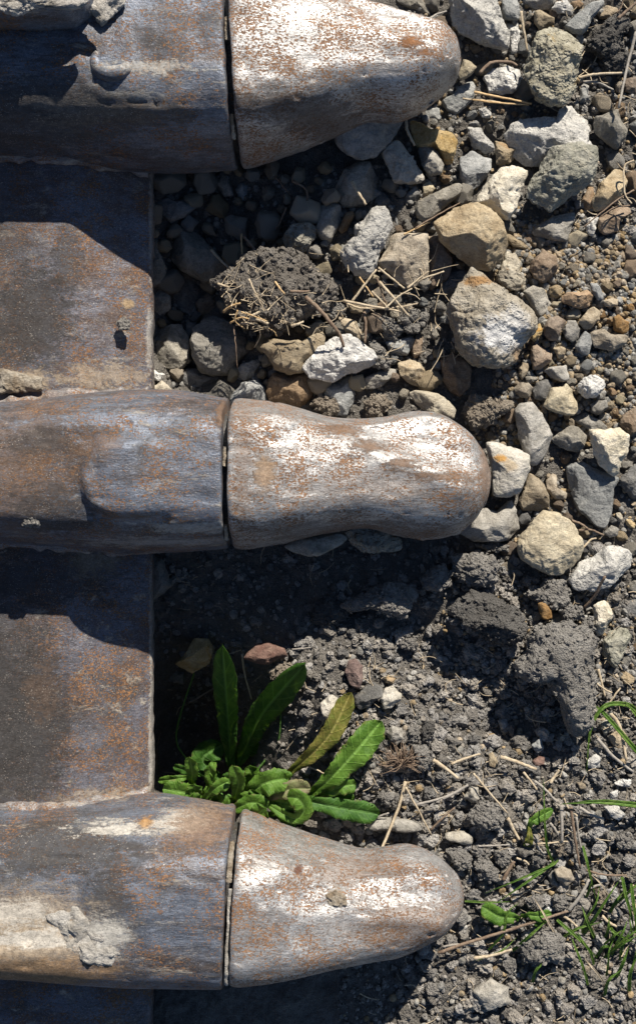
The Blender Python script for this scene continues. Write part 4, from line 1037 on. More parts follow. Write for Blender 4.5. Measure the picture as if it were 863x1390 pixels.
def build_tooth(k, T):
    ztop_line = 20.0
    ft, x0, x1 = curve(T['top'], ztop_line); fb, _, x1b = curve(T['bot'], ztop_line)
    xe = min(x1, x1b)
    xj_a, xj_t = at(T['joint'][0], 640, 90)[0], at(T['joint'][1], 640, 90)[0]
    # digging point
    L = xe - xj_t
    s = np.concatenate([[0.0, 0.006, 0.016, 0.03], np.linspace(0.05, 0.80, 60), 1 - 0.2 * (1 - np.sin(np.linspace(0, math.pi / 2, 46)[1:])) ** 1.0])
    s = np.clip(s, 0, 0.9995)
    xs = xj_t + s * L
    yt, yb = ft(xs), fb(xs)
    yc = (yt + yb) / 2; w = np.abs(yt - yb) / 2
    sh = np.array([0.955, 0.978, 0.992, 1.0] + [1.0] * (len(s) - 4)); w = w * sh
    ztop = Z_TOP0 - 26 * smooth01(s / 0.75) - 16 * s
    zbot = Z_BOT0 + 40 * s
    nose = np.sqrt(np.clip(1 - ((np.clip(s, 0.76, 1) - 0.76) / 0.24) ** 2.8, 0.0004, 1))
    zc0 = 4.0 - 10 * s
    zt = zc0 + (ztop - zc0) * nose; zb = zc0 + (zbot - zc0) * nose
    hz = (zt - zb) / 2 * sh; zc = (zt + zb) / 2
    n = 4.0 - 1.2 * smooth01((s - 0.2) / 0.7)
    cyl = yc.mean()
    def post(V):
        V = V.copy()
        u = (V[:, 0] - xj_t) / L
        ycv = np.interp(V[:, 0], xs, yc); wv = np.maximum(np.interp(V[:, 0], xs, w), 1)
        q = (V[:, 1] - ycv) / wv
        topm = np.clip((V[:, 2] - 20) / 40, 0, 1)
        ztl = np.interp(V[:, 0], xs, zt)
        slope = T['cham'] * smooth01((u - 0.05) / 0.3)
        lim = ztl - 2 - np.maximum(0, np.where(q > 0, q - 0.28 + 0.25 * u, -q - 0.62)) * wv * slope
        V[:, 2] = np.where(V[:, 2] > 0, V[:, 2] - 0.85 * np.maximum(0, V[:, 2] - lim), V[:, 2])
        # worn ridge running slantwise towards the nose, hollow beside it
        ridge = 0.62 - 0.85 * smooth01((u - 0.30) / 0.65)
        a = smooth01((u - 0.15) / 0.3) * (1 - smooth01((u - 0.85) / 0.15))
        V[:, 2] += topm * a * T['ridge'] * (7 * np.exp(-((q - ridge) / 0.22) ** 2) - 8 * np.exp(-((q - ridge - 0.45) / 0.30) ** 2))
        # shallow saddle at the waist
        V[:, 2] -= topm * 4 * np.exp(-((u - 0.58) / 0.16) ** 2)
        V[:, 0] += np.exp(-np.clip(V[:, 0] - xj_t, 0, None) / 25) * (T['tilt'] * (V[:, 1] - ycv) + 1.6 * fbm(np.stack([V[:, 1] / 16, V[:, 2] / 30, V[:, 1] * 0 + k], 1), 3, 8))
        return wear(V, 5 + k, 3.4)
    V, F = loft(xs, yc, w, zc, hz, n, 0.22, True, post)
    tp = link('tooth_point', normals_out(mesh_py('tooth_point', V, F)), M['point'], bucket)
    # adapter carrying the point
    at_, a0, _ = curve(T['atop'], ztop_line); ab_, _, _ = curve(T['abot'], ztop_line)
    xs = np.concatenate([np.linspace(a0 + 4, xj_a - 8, 110), [xj_a - 4, xj_a - 1.6, xj_a - 0.4, xj_a]])
    yt, yb = at_(xs), ab_(xs)
    yc = (yt + yb) / 2; w = np.abs(yt - yb) / 2
    sh = np.ones(len(xs)); sh[-4:] = (0.998, 0.99, 0.975, 0.96); w = w * sh
    back = smooth01((xs - xs[0]) / 260)
    zt = 4 + (Z_TOP0 - 1 - 4) * sh * (0.55 + 0.45 * back); zb = np.full(len(xs), Z_BOT0)
    n = np.full(len(xs), 4.2)
    bw = at(*T['boss'], 95)
    def post2(V):
        V = V.copy()
        topm = np.clip((V[:, 2] - 40) / 30, 0, 1)
        # raised pad with a rounded rear end, running out towards the joint
        dx = V[:, 0] - bw[0]; dy = V[:, 1] - bw[1]
        dist = np.where(dx < 0, np.hypot(dx * 1.05, dy), np.hypot(dx * 0.3, dy))
        lob = smooth01((56 - dist) / 14) * (1 - smooth01((dx - 10) / 95))
        V[:, 2] += topm * T['pad'] * lob
        ycv = np.interp(V[:, 0], xs, yc)
        V[:, 0] += np.exp(-np.clip(xj_a - V[:, 0], 0, None) / 25) * (T['tilt'] * (V[:, 1] - ycv) + 1.8 * fbm(np.stack([V[:, 1] / 14, V[:, 2] / 30, V[:, 1] * 0 + k + 9], 1), 3, 18))
        return wear(V, 15 + k, 3.4)
    V, F = loft(xs, yc, w, (zt + zb) / 2, (zt - zb) / 2, n, 0.22, True, post2)
    ad = link('tooth_adapter', normals_out(mesh_py('tooth_adapter', V, F)), M['adapter'], bucket)
    # the narrower nose seen as the dark slit between adapter and point
    xs2 = np.linspace(xj_a - 3, xj_t + 3, 5)
    yt, yb = ft(xs2), fb(xs2)
    V, F = loft(xs2, (yt + yb) / 2, np.abs(yt - yb) / 2 * 0.84, np.full(5, 4.0), np.full(5, 76.0), np.full(5, 3.8), 0.13)
    link('adapter_nose', normals_out(mesh_py('adapter_nose', V, F)), M['slit'], ad)
    # dried mud wedged in the slit
    rr = random.Random(70 + k)
    ymid = (yt.mean() + yb.mean()) / 2; half = abs(yt.mean() - yb.mean()) / 2
    for qa, qb, dep, mt_ in ([(0.05, 0.3, 9, 'mud'), (-0.9, -0.7, 12, 'mud')] if k != 2 else [(0.48, 0.86, 1, 'mud'), (-0.75, 0.40, 5, 'mud_pale')]):
        qs = np.linspace(qa, qb, 60)
        P = np.stack([np.full(60, (xj_a + xj_t) / 2) + T['tilt'] * qs * half + (0.8 if mt_ == 'mud_pale' else -0.5), ymid + qs * half, (Z_TOP0 - 6) * (1 - 0.6 * np.abs(qs) ** 5) - dep], 1)
        V, F = tube(P, 4.0 if dep < 4 else 2.6, 3.6 if dep < 4 else 2.2, 10, 5)
        V = V + (3.2 * fbm(V / 7.0, 4, 55 + k))[:, None] * np.array([0.5, 0.3, 1.0])
        link('gap_mud', normals_out(mesh_py('gap_mud', V, F)), M[mt_], ad)
    return ad, tp, at_, ab_

ADS = [build_tooth(k, T) for k, T in enumerate(TEETH)]

# lip plate: flat rear, bevel to the worn front edge
xl = at(95, 640, 0)[0]; xf = at(206, 640, -46)[0]
prof = [(-1100, 2.0, 0), (-700, 0, 0), (-600, 0, 0)]
xsl = list(np.arange(-1450, -706, 12)) + list(np.arange(-700, xl - 3, 6)) + [xl - 2, xl, xl + 2] + list(np.arange(xl + 5, xf - 5, 4)) + [xf - 4, xf - 2, xf - 0.6]
ysl = np.arange(-1150, 1000, 5.0)
nx, ny = len(xsl), len(ysl)
XX, YY = np.meshgrid(xsl, ysl)
zz = np.where(XX < xl, 0.0, -46.0 * (XX - xl) / (xf - xl))
q = np.stack([XX.ravel(), YY.ravel(), np.zeros(XX.size)], 1)
zz = zz + np.where(XX < -560, 900 - np.sqrt(np.clip(900.0 ** 2 - (np.minimum(XX, -560) + 560) ** 2, 0, None)), 0.0)  # unseen bucket back curving up, added to block sky light
zz = zz + (1.8 * fbm(q / 40.0, 4, 61) + 0.7 * fbm(q / 7.0, 3, 66)).reshape(zz.shape)
edge = (3.4 * fbm(q / 22.0, 5, 71, 0.65)).reshape(zz.shape)
XE = XX + edge * np.clip((XX - (xf - 12)) / 12, 0, 1)
top = np.stack([XE.ravel(), YY.ravel(), zz.ravel()], 1)
top[:, 2] -= np.clip((XX.ravel() - (xf - 5)) / 5, 0, 1) ** 2 * 3.0
front = []
for dz, dx in ((-4, 1.0), (-10, 0.8), (-25, 0.0), (-50, -3.0), (-62, -10.0)):
    e = top.reshape(ny, nx, 3)[:, -1].copy(); e[:, 2] += dz; e[:, 0] += dx + 1.0 * fbm(e / 9.0, 3, 80 + int(-dz)); front.append(e)
grid = np.concatenate([top.reshape(ny, nx, 3), np.stack(front, 1)], 1)
bot = grid[:, -1:].copy(); bot[:, :, 0] = -700
grid = np.concatenate([grid, bot], 1)
n2 = grid.shape[1]
id2 = np.arange(ny * n2).reshape(ny, n2)
F = np.stack([id2[:-1, :-1].ravel(), id2[:-1, 1:].ravel(), id2[1:, 1:].ravel(), id2[1:, :-1].ravel()], 1)
me = mesh_np('lip_plate', grid.reshape(-1, 3) * S, F)
lip = link('lip_plate', me, M['lip'], bucket)

# weld beads where adapters meet the lip
def bead(y_of_x, x0, x1, side, parent, k):
    xs = np.linspace(x0, x1, 150)
    t = np.linspace(0, 2 * math.pi, 18, endpoint=False)
    rows = []
    for x in xs:
        r = 7.5 + 2.5 * float(vnoise(np.array([[x / 30.0, k * 3.0, 4.0]]), 6)[0]) + 2.4 * float(vnoise(np.array([[x / 13.0, k * 2.0, 1.0]]), 3)[0]) + 0.8 * float(vnoise(np.array([[x / 9.0, k * 3.0, 0.0]]), 5)[0])
        zb = 0 if x < xl else -46 * (x - xl) / (xf - xl)
        y = y_of_x(np.array([x]))[0] - side * 1.0
        rows.append(np.stack([np.full(18, x), y + 1.15 * r * np.cos(t), zb + 2 + 0.9 * r * np.sin(t)], 1))
    V = np.concatenate(rows)
    V = V + (2.0 * fbm(V / 9.0, 4, 90 + k))[:, None] * np.array([0, 1, 1])
    idx = np.arange(len(V)).reshape(len(xs), 18)
    a, b = idx[:-1], idx[1:]
    F = np.stack([a, b, np.roll(b, -1, 1), np.roll(a, -1, 1)], 2).reshape(-1, 4)
    link('weld_bead', normals_out(mesh_py('weld_bead', V, list(map(list, F)) + [list(idx[0][::-1]), list(idx[-1])])), M['weld'], parent)
for k, (ad, tp, ft, fb) in enumerate(ADS):
    if k > 0: bead(ft, -640, xf - 4, 1, ad, k * 2)
    if k < 2: bead(fb, -640, xf - 4, -1, ad, k * 2 + 1)

# side plates of the bucket behind the outer teeth, caked with dried mud
def side_plate(prof, ylo, yhi, seed):
    """prof: (x px, top z); ylo/yhi plan rows of the two faces at the top"""
    xs = np.array([p[0] for p in prof], float); zs = np.array([p[1] for p in prof], float)
    xi = np.linspace(xs[0], xs[-1], 90); zi = np.interp(xi, xs, zs)
    rows = []
    t = np.arccos(np.sign(np.linspace(1, -1, 40)) * np.abs(np.linspace(1, -1, 40)) ** 2.2)
    for x, z in zip(xi, zi):
        a = at(x, ylo, z); b = at(x, yhi, z)
        yc, w = (a[1] + b[1]) / 2, abs(a[1] - b[1]) / 2
        c, s = np.cos(t), np.sin(t)
        rows.append(np.stack([np.full(40, a[0]), yc + w * np.sign(c) * abs(c) ** 0.28, 30 + (z - 30) * abs(s) ** 0.28], 1))
    V = np.concatenate(rows)
    V = V + (6.0 * fbm(V / 22.0, 5, seed))[:, None] * np.array([0.3, 0.6, 0.6]) + (2.6 * (0.45 - worley(V / 11.0, seed + 2)))[:, None] * np.array([0, 0.6, 1])
    idx = np.arange(len(V)).reshape(len(xi), 40)
    F = np.stack([idx[:-1, :-1].ravel(), idx[1:, :-1].ravel(), idx[1:, 1:].ravel(), idx[:-1, 1:].ravel()], 1)
    F = [list(f) for f in F] + [list(idx[-1]), list(idx[0][::-1])]
    return normals_out(mesh_py('side_plate', V, F))
sp = link('side_plate', side_plate([(-330, 178), (50, 173), (92, 168), (131, 124), (155, 112), (178, 100)], -230, 16, 301), M['adapter'], bucket)
tag(sp, 'bucket side wall with pale mud dried on its edge')
SIDE = sp

def crust(poly, zlo, h, seed, parent, mat='mud', rough=1.0):
    p = pts('X', poly); c, A = centroid(p)
    w = np.array([at(x, y, zlo)[:2] for x, y in p]); cw = at(c[0], c[1], zlo)
    P, F = rock_verts(w - cw[:2], h, 6 if A > 2500 else 5, seed, 'clod', 0, rough * min(1, 0.35 + h / 40))
    P[:, 2] = np.clip(P[:, 2], -h, None)
    o = link('mud_crust', mesh_np('mud_crust', (P + cw) * S, F), M[mat], parent)
    return o
crust('62,1240 92,1232 114,1224 128,1238 150,1240 160,1252 178,1262 174,1284 178,1305 140,1312 96,1290 78,1262', 109, 9, 421, ADS[2][0], 'mud_pale')
crust('-40,-16 10,-10 40,-16 80,-8 118,-14 120,6 96,14 60,10 20,20 -10,12 -40,16', 168, 12, 431, SIDE, 'mud_pale')
crust('112,-24 140,-26 166,-14 172,4 160,18 148,30 138,36 130,24 118,4', 118, 15, 432, SIDE, 'mud_pale')
crust('-40,-60 60,-56 130,-50 150,-24 100,-16 20,-20 -40,-24', 166, 14, 433, SIDE)
crust('10,600 60,590 95,600 90,625 40,632', 98, 10, 413, ADS[1][0], 'clod')
crust('30,695 45,690 62,700 55,715 32,714', 96, 14, 414, ADS[1][0], 'clod')
crust('158,436 168,430 178,436 176,448 162,450', -14, 12, 415, lip, 'clod')
crust('0,500 20,505 55,512 60,530 0,535', 6, 12, 416, lip)
crust('440,1215 455,1208 470,1216 472,1230 450,1234', 80, 8, 417, ADS[2][1])
crust('232,168 246,170 250,182 238,186', 40, 8, 419, ADS[0][0])

def lug(cx, cy, z, r, tr, a0, a1, parent):
    c = at(cx, cy, z)
    aa = np.radians(np.linspace(a0, a1, 40))
    P = np.stack([c[0] + r * np.cos(aa), c[1] + r * 0.8 * np.sin(aa), np.full(40, z)], 1)
    T = np.gradient(P, axis=0); T /= np.linalg.norm(T, axis=1, keepdims=True)
    A = np.cross(T, [0, 0, 1.0])
    t = np.linspace(0, 2 * math.pi, 16, endpoint=False)
    rad = tr * np.sin(np.linspace(0.25, math.pi - 0.25, 40)) ** 0.5
    V = (P[:, None] + rad[:, None, None] * (np.cos(t)[None, :, None] * A[:, None] + np.sin(t)[None, :, None] * np.array([0, 0, 1.0]))).reshape(-1, 3)
    V = V + (2.2 * fbm(V / 9.0, 3, 77))[:, None] * np.array([0.6, 0.6, 1])
    idx = np.arange(len(V)).reshape(40, 16); a, b = idx[:-1], idx[1:]
    F = [list(f) for f in np.stack([a, b, np.roll(b, -1, 1), np.roll(a, -1, 1)], 2).reshape(-1, 4)] + [list(idx[0][::-1]), list(idx[-1])]
    return link('retaining_lug', normals_out(mesh_py('retaining_lug', V, F)), M['adapter'], parent)
lug(154, 82, 112, 21, 11, 150, 345, ADS[0][0])

# ------------------------------------------------------------------ straw, twigs
def stick(crop, path, r, mat, label, name='straw', z=None, group=None, taper=0.8):
    p = pts(crop, path)
    W = []
    for i, (x, y) in enumerate(p):
        zz = z[i] if isinstance(z, (list, tuple)) else (gpt(x, y) + (18 if z is None else z))
        W.append(at(x, y, zz))
    W = catmull(W, max(6, 5 * len(W)))
    sd = abs(hash(path)) % 1000 if False else int(p.sum()) % 1000
    rs = np.random.default_rng(sd)
    W[1:-1] += rs.normal(size=(len(W) - 2, 3)) * 0.22
    c = W.mean(0)
    V, F = tube(W - c, r * 0.72, r * taper * 0.62, 7, sd)
    o = link(name, normals_out(mesh_py(name, V, F)), M[mat], None, tuple(c * S))
    if label in (T1, T2, T3):
        mid = p[len(p) // 2]
        a = math.degrees(math.atan2(-(p[-1] - p[0])[1], (p[-1] - p[0])[0])) % 180
        way = 'level' if a < 20 or a > 160 else 'upright' if 70 < a < 110 else 'slanting'
        ln = np.hypot(*(p[-1] - p[0]))
        sz = 'stubby' if ln < 14 else 'short' if ln < 26 else 'long'
        label = '%s %s %s straw %s' % (sz, way, {'straw': 'pale', 'straw_gold': 'golden', 'straw_grey': 'grey', 'twig': 'brown'}[mat],
                 'in the tangle ' + near(*mid) if label == T1 else 'stuck in the straw covered clod, ' + near(*mid, skip=head(CLODS[0][5])) if label == T2 else 'on the soil ' + near(*mid))
        label = ' '.join(label.split()[:14])
    tag(o, label, 'twig' if name == 'twig' else 'straw', group or ('twigs' if name == 'twig' else 'straw bits'))

T1 = 'dry straw strand in the tangle below the squarish brown grey stone'
T2 = 'dry straw strand stuck in the big straw covered clod'
T3 = 'dry straw bit lying on the soil between weed and grass'
STICKS = [
 ('B', '0,490 150,520 305,552', 2.6, 'straw_gold', 'long golden straw on top of its bundle below the pitted stone', 'straw', 34),
 ('B', '-10,530 100,545 290,558', 2.3, 'straw_gold', 'short golden straw lowest in the bundle below the pitted stone', 'straw', 30),
 ('B', '-60,525 60,535 140,545', 2.0, 'straw', 'dull straw sticking out of the golden straw bundle', 'straw', 28),
 ('B', '250,60 262,150 285,275', 3.0, 'straw', 'upright brown straw between the pale slab and the pitted stone', 'straw', 40),
 ('B', '863,170 820,330 768,575', 3.4, 'straw_grey', 'long weathered grey stick near the frame edge', 'twig', 45),
 ('B', '556,415 650,395 800,388', 3.0, 'straw', 'brown straw poking out beside the pitted stone', 'straw', 34),
 ('B', '580,435 660,440 740,478', 2.6, 'straw_grey', 'grey flat straw below the brown straw by the pitted stone', 'straw', 26),
 ('B', '765,100 820,50 880,0', 3.6, 'twig', 'brown stalk at the frame corner', 'twig', 36),
 ('B', '760,70 780,40 790,10', 2.0, 'twig', 'short dark stalk by the frame corner', 'twig', 30),
 ('A', '560,100 600,75 650,60', 2.4, 'straw_grey', 'grey straw above a tooth near the frame edge', 'straw', 40),
 ('B', '30,390 90,335 190,330 230,350', 3.6, 'twig', 'bent brown bark twig arching over the light grey stone', 'twig', 40),
 ('E', '863,228 780,275 690,345 590,430', 1.8, 'twig', 'thin long twig crossing the gravel towards the frame edge', 'twig', 44),
 ('E', '863,70 815,95 808,160 815,250 850,300', 2.2, 'straw', 'forked pale twig joining the thin long twig', 'twig', 46),
 ('E', '840,310 760,320 680,370', 1.5, 'twig', 'thin twig below the thin long twig', 'twig', 34),
 ('D', '225,180 260,240 300,305', 3.4, 'straw', 'stubby straw lying on the shaded round grey stone', 'straw', 52),
 ('D', '500,465 560,435 640,400', 2.0, 'straw_gold', 'pale straw slanting under the long grey tan stone', 'straw', 34),
 ('D', '560,430 680,360 800,295', 1.6, 'twig', 'thin dark twig along the large tan stone', 'twig', 40),
 ('D', '225,820 290,735 355,650', 2.8, 'straw', T1, 'straw', 50), ('D', '365,640 440,700 505,752', 2.4, 'straw', T1, 'straw', 52),
 ('D', '520,745 600,700 715,660', 2.2, 'straw', T1, 'straw', 56), ('D', '355,690 380,760 400,820', 1.8, 'twig', T1, 'straw', 44),
 ('D', '370,715 430,780 485,850', 2.6, 'straw', T1, 'straw', 48), ('D', '520,750 580,700 635,660', 2.0, 'straw', T1, 'straw', 58),
 ('D', '180,820 300,840 420,860', 2.4, 'straw', T1, 'straw', 46), ('D', '265,690 300,740 340,800', 1.8, 'straw_gold', T1, 'straw', 48),
 ('G', '180,110 330,140 485,168', 2.8, 'straw', T1, 'straw', 56), ('G', '200,125 270,150 430,150', 2.2, 'straw', T1, 'straw', 50),
 ('G', '370,10 450,100 530,195', 2.8, 'straw', T1, 'straw', 58), ('G', '400,155 470,90 545,45', 2.0, 'straw', T1, 'straw', 60),
 ('G', '290,170 300,250 295,335', 3.0, 'twig', T1, 'straw', 46), ('G', '420,150 500,140 575,125', 1.8, 'straw', T1, 'straw', 52), ('G', '330,60 380,110 410,140', 2.2, 'straw', T1, 'straw', 52),
 ('G', '-20,90 60,165 130,250 160,290 182,358', 4.2, 'twig', 'thick brown twig with a broken end beside the white rock', 'twig', [-18, -14, -16, -20, -26]),
 ('C', '340,545 390,600 445,655', 3.0, 'straw', T2, 'straw', 60), ('C', '500,460 503,540 508,620', 2.0, 'straw_gold', T2, 'straw', 60),
 ('C', '515,475 560,530 605,585', 3.0, 'twig', T2, 'straw', 62), ('F', '540,-5 580,80 622,165', 2.2, 'straw', T2, 'straw', [8, 6, -4]),
 ('F', '545,205 600,215 645,235', 4.0, 'straw', T2, 'straw', [2, 0, -4]), ('F', '405,170 445,140 495,122', 2.6, 'straw_gold', T2, 'straw', [-22, -10, -4]),
 ('F', '765,245 800,235 832,222', 3.0, 'straw', T2, 'straw', [-2, 2, 0]), ('F', '550,195 580,180 610,160', 3.2, 'straw', T2, 'straw', [4, 6, 6]),
 ('F', '440,230 500,200 560,215', 2.0, 'straw_gold', T2, 'straw', [-18, -6, 0]), ('F', '470,240 530,230 590,240', 1.8, 'straw', T2, 'straw', [-16, -8, -8]),
 ('F', '680,10 705,45 730,75', 2.4, 'straw_gold', T2, 'straw', [14, 16, 14]), ('F', '760,60 810,62 863,60', 3.0, 'twig', T2, 'straw', [10, 12, 10]),
 ('F', '375,20 405,30 432,38', 2.6, 'straw', T2, 'straw', [-14, -8, -2]), ('F', '460,250 470,340 480,470', 1.2, 'twig', T2, 'straw', [-20, -18, -30]),
 ('F', '590,240 600,300 570,360', 1.2, 'straw', T2, 'straw', [-8, -20, -34]), ('F', '620,250 670,270 690,300', 1.2, 'straw_gold', T2, 'straw', [-6, -14, -20]),
 ('F', '500,170 560,190 640,220', 1.6, 'straw_gold', T2, 'straw', [2, 6, 2]), ('F', '480,160 470,220 520,260', 1.6, 'straw_gold', T2, 'straw', [2, -4, -14]),
 ('C', '650,120 700,180 750,240', 2.2, 'twig', 'straw in full shade under the edge of a tooth', 'straw', 20), ('C', '770,180 840,220 850,290 800,340', 2.4, 'twig', 'curled root in full shade in the stony gap', 'twig', 22),
 ('C', '740,320 700,410 640,480', 2.0, 'twig', 'shaded straw behind the straw covered clod', 'straw', 24), ('C', '150,90 170,130 182,175', 2.0, 'straw_grey', 'shaded straw near the lip and the tooth above', 'straw', 18),
 ('A', '435,615 440,690 480,775', 3.2, 'straw', 'upright brown straw between the big dark stone and the orange wedge', 'straw', 46),
 ('N', '590,630 540,800 445,1030', 3.6, 'straw', 'thick pale straw standing out from the withered root tuft', 'straw', [-46, -44, -30]),
 ('N', '590,660 650,770 728,918', 2.2, 'straw', 'thin straw forking off the thick pale straw', 'straw', 26),
 ('N', '735,515 800,560 870,615', 4.4, 'straw', 'stout pale straw stub right of the withered root tuft', 'straw', 26),
 ('N', '325,862 410,830 500,798', 2.8, 'straw_grey', 'grey twig touching the lowest weed leaf', 'twig', 22),
 ('N', '645,755 760,725 870,685', 2.8, 'straw_grey', 'long grey twig crossing the thin straw', 'twig', 24),
 ('N', '720,890 780,830 850,770', 2.4, 'twig', 'dark twig below the long grey twig', 'twig', 18),
 ('N', '75,555 120,570 165,592', 1.8, 'straw', 'thin straw between weed leaves', 'straw', 36),
 ('O', '258,352 330,375 418,408', 4.4, 'straw', 'stout straw stub below the shade hollow', 'straw', 26),
 ('O', '40,385 100,360 168,340', 3.0, 'straw', 'bent brown straw near the round tan grey stone', 'straw', 24),
 ('O', '138,425 200,500 290,605', 2.4, 'straw', 'slanting thin straw over the lumpy clods', 'straw', 28),
 ('O', '0,540 60,510 115,478', 3.4, 'straw_grey', 'dark grey twig by the round tan grey stone', 'twig', 24),
 ('P', '160,192 230,190 300,186', 2.0, 'straw_grey', T3, 'straw', 16), ('P', '408,182 480,178 558,172', 2.0, 'straw', T3, 'straw', 18),
 ('P', '290,68 315,115 342,165', 4.0, 'straw', T3, 'straw', 18), ('P', '530,10 531,90 532,175', 4.0, 'straw_grey', T3, 'straw', 20),
 ('P', '572,20 590,150 612,292', 3.2, 'twig', T3, 'straw', 22), ('P', '595,60 610,170 640,260', 2.6, 'straw_grey', T3, 'straw', 20),
 ('P', '480,90 500,115 520,145', 3.0, 'straw_grey', T3, 'straw', 16), ('P', '610,20 660,50 715,70', 3.4, 'straw_grey', T3, 'straw', 16),
 ('P', '270,345 300,290 320,260', 4.0, 'twig', 'dark upright twig beside a clod in the bottom soil', 'twig', 20),
 ('P', '-20,668 120,620 300,565 440,520 570,478', 3.6, 'twig', 'long crooked twig across the bottom of the soil', 'twig', 26),
 ('P', '140,692 220,680 310,652', 3.6, 'straw', 'pale broad straw under the long crooked twig', 'straw', 20),
 ('P', '560,478 610,420 655,340', 4.2, 'straw_grey', 'grey stalk joining the long crooked twig', 'twig', 26),
 ('P', '0,640 80,630 160,640', 2.4, 'straw_grey', T3, 'straw', 20), ('P', '710,505 740,530 775,552', 3.6, 'straw', T3, 'straw', 20),
 ('P', '640,300 720,320 820,322', 2.4, 'twig', T3, 'straw', 18), ('P', '330,245 370,260 385,275', 2.4, 'straw', T3, 'straw', 16),
 ('P', '420,190 440,215 455,235', 3.0, 'straw_grey', T3, 'straw', 16), ('P', '655,380 700,365 720,375', 2.6, 'straw_grey', T3, 'straw', 20),
 ('P', '540,505 570,525 600,552', 3.0, 'straw', T3, 'straw', 20), ('P', '600,60 560,20 540,-20', 2.2, 'straw', T3, 'straw', 20),
 ('O', '690,270 760,350 850,420', 3.6, 'straw_grey', 'grey fibrous stalk under the arching grass', 'straw', 22), ('O', '740,150 790,220 820,370', 4.0, 'straw', 'brown dry blade behind the arching grass', 'straw', 30),
 ('O', '360,420 400,470 420,500', 2.6, 'straw', T3, 'straw', 18), ('O', '410,460 460,500 505,550', 3.0, 'straw_grey', T3, 'straw', 18), ('O', '480,470 500,440 520,410', 3.4, 'straw', T3, 'straw', 18),
 ('L', '560,280 620,210 680,95', 3.6, 'twig', 'dark twig standing against the bluish white rock', 'twig', [-50, -36, -16]),
 ('L', '640,640 660,720 680,800', 2.8, 'straw', T3, 'straw', 16), ('L', '600,700 650,740 720,780', 2.6, 'straw', T3, 'straw', 16), ('L', '690,860 740,790 770,750', 2.4, 'straw', T3, 'straw', 16),
 ('I', '555,548 620,545 690,575', 2.6, 'twig', 'curled dry stem beside the beige disc', 'twig', 30), ('I', '520,495 570,515 605,540', 2.6, 'twig', 'dark dry stem touching the beige disc', 'twig', 32),
 ('I', '580,640 620,600 650,590', 2.4, 'straw', 'short dry stem between disc and bluish rock', 'straw', 28),
 ('M', '215,372 290,330 362,285', 2.6, 'straw_grey', 'pale straw in the shade behind the tall leaf', 'straw', 26), ('M', '505,110 520,220 555,350', 2.4, 'straw', 'thin stalk between the two tall leaves', 'straw', 34),
 ('M', '770,85 820,80 870,75', 2.2, 'straw_grey', 'grey straw near the reddish rock', 'straw', 30), ('M', '70,520 55,600 48,700', 2.0, 'twig', 'shaded stalk near the lip below the weed', 'straw', 20),
]
for st in STICKS:
    stick(*st[:5], name=st[5], z=st[6])

# scattered chaff and rootlets
rr = random.Random(8)
V_all, F_all, base = [], [], 0
def chaff(n, x0, x1, y0, y1, dz, lmin, lmax):
    global base
    for _ in range(n):
        x, y = rr.uniform(x0, x1), rr.uniform(y0, y1); a = rr.uniform(0, 6.28); l = rr.uniform(lmin, lmax)
        z = gpt(x, y) + rr.uniform(0.3, 1.0) * dz
        p0 = at(x, y, z); d = np.array([math.cos(a), math.sin(a), rr.uniform(-.25, .25)])
        b = np.array([rr.uniform(-1, 1), rr.uniform(-1, 1), rr.uniform(-.4, .4)]) * l * 0.18
        P = catmull([p0 - d * l / 2, p0 + b, p0 + d * l / 2], 6)
        r = rr.uniform(0.35, 1.0)
        V, F = tube(P, r, r * 0.6, 5, int(x * 7) % 999)
        V_all.append(V); F_all.extend([[i + base for i in f] for f in F]); base += len(V)
chaff(230, 500, 880, 880, 1400, 14, 8, 34); chaff(80, 420, 640, 340, 500, 44, 10, 40); chaff(60, 740, 870, 0, 320, 20, 8, 30); chaff(60, 650, 870, 740, 1000, 22, 6, 24); chaff(60, 220, 520, 740, 1080, 20, 8, 30)
for _ in range(120):     # on the straw covered clod
    a = rr.gauss(2.3, 1.1); q = rr.random() ** 0.45
    x, y = 375 + 76 * q * math.cos(a), 395 + 55 * q * math.sin(a)
    z = -2 + 22 * (1 - q * q) - 26 * q * q
    aa = rr.uniform(0, 6.28); l = 4 + 34 * rr.random() ** 3; p0 = at(x, y, z); d = np.array([math.cos(aa), math.sin(aa), rr.uniform(-.12, .12)])
    V, F = tube(catmull([p0 - d * l / 2, p0 + np.array([rr.uniform(-2, 2), rr.uniform(-2, 2), 1]), p0 + d * l / 2], 6), rr.uniform(0.3, 1.1), 0.3, 5, 3)
    V_all.append(V); F_all.extend([[i + base for i in f] for f in F]); base += len(V)
me = mesh_py('straw_litter', np.concatenate(V_all), F_all)
tag(link('straw_litter', me, M['straw']), 'fine straw litter and rootlets strewn over soil and clods', kind='stuff')

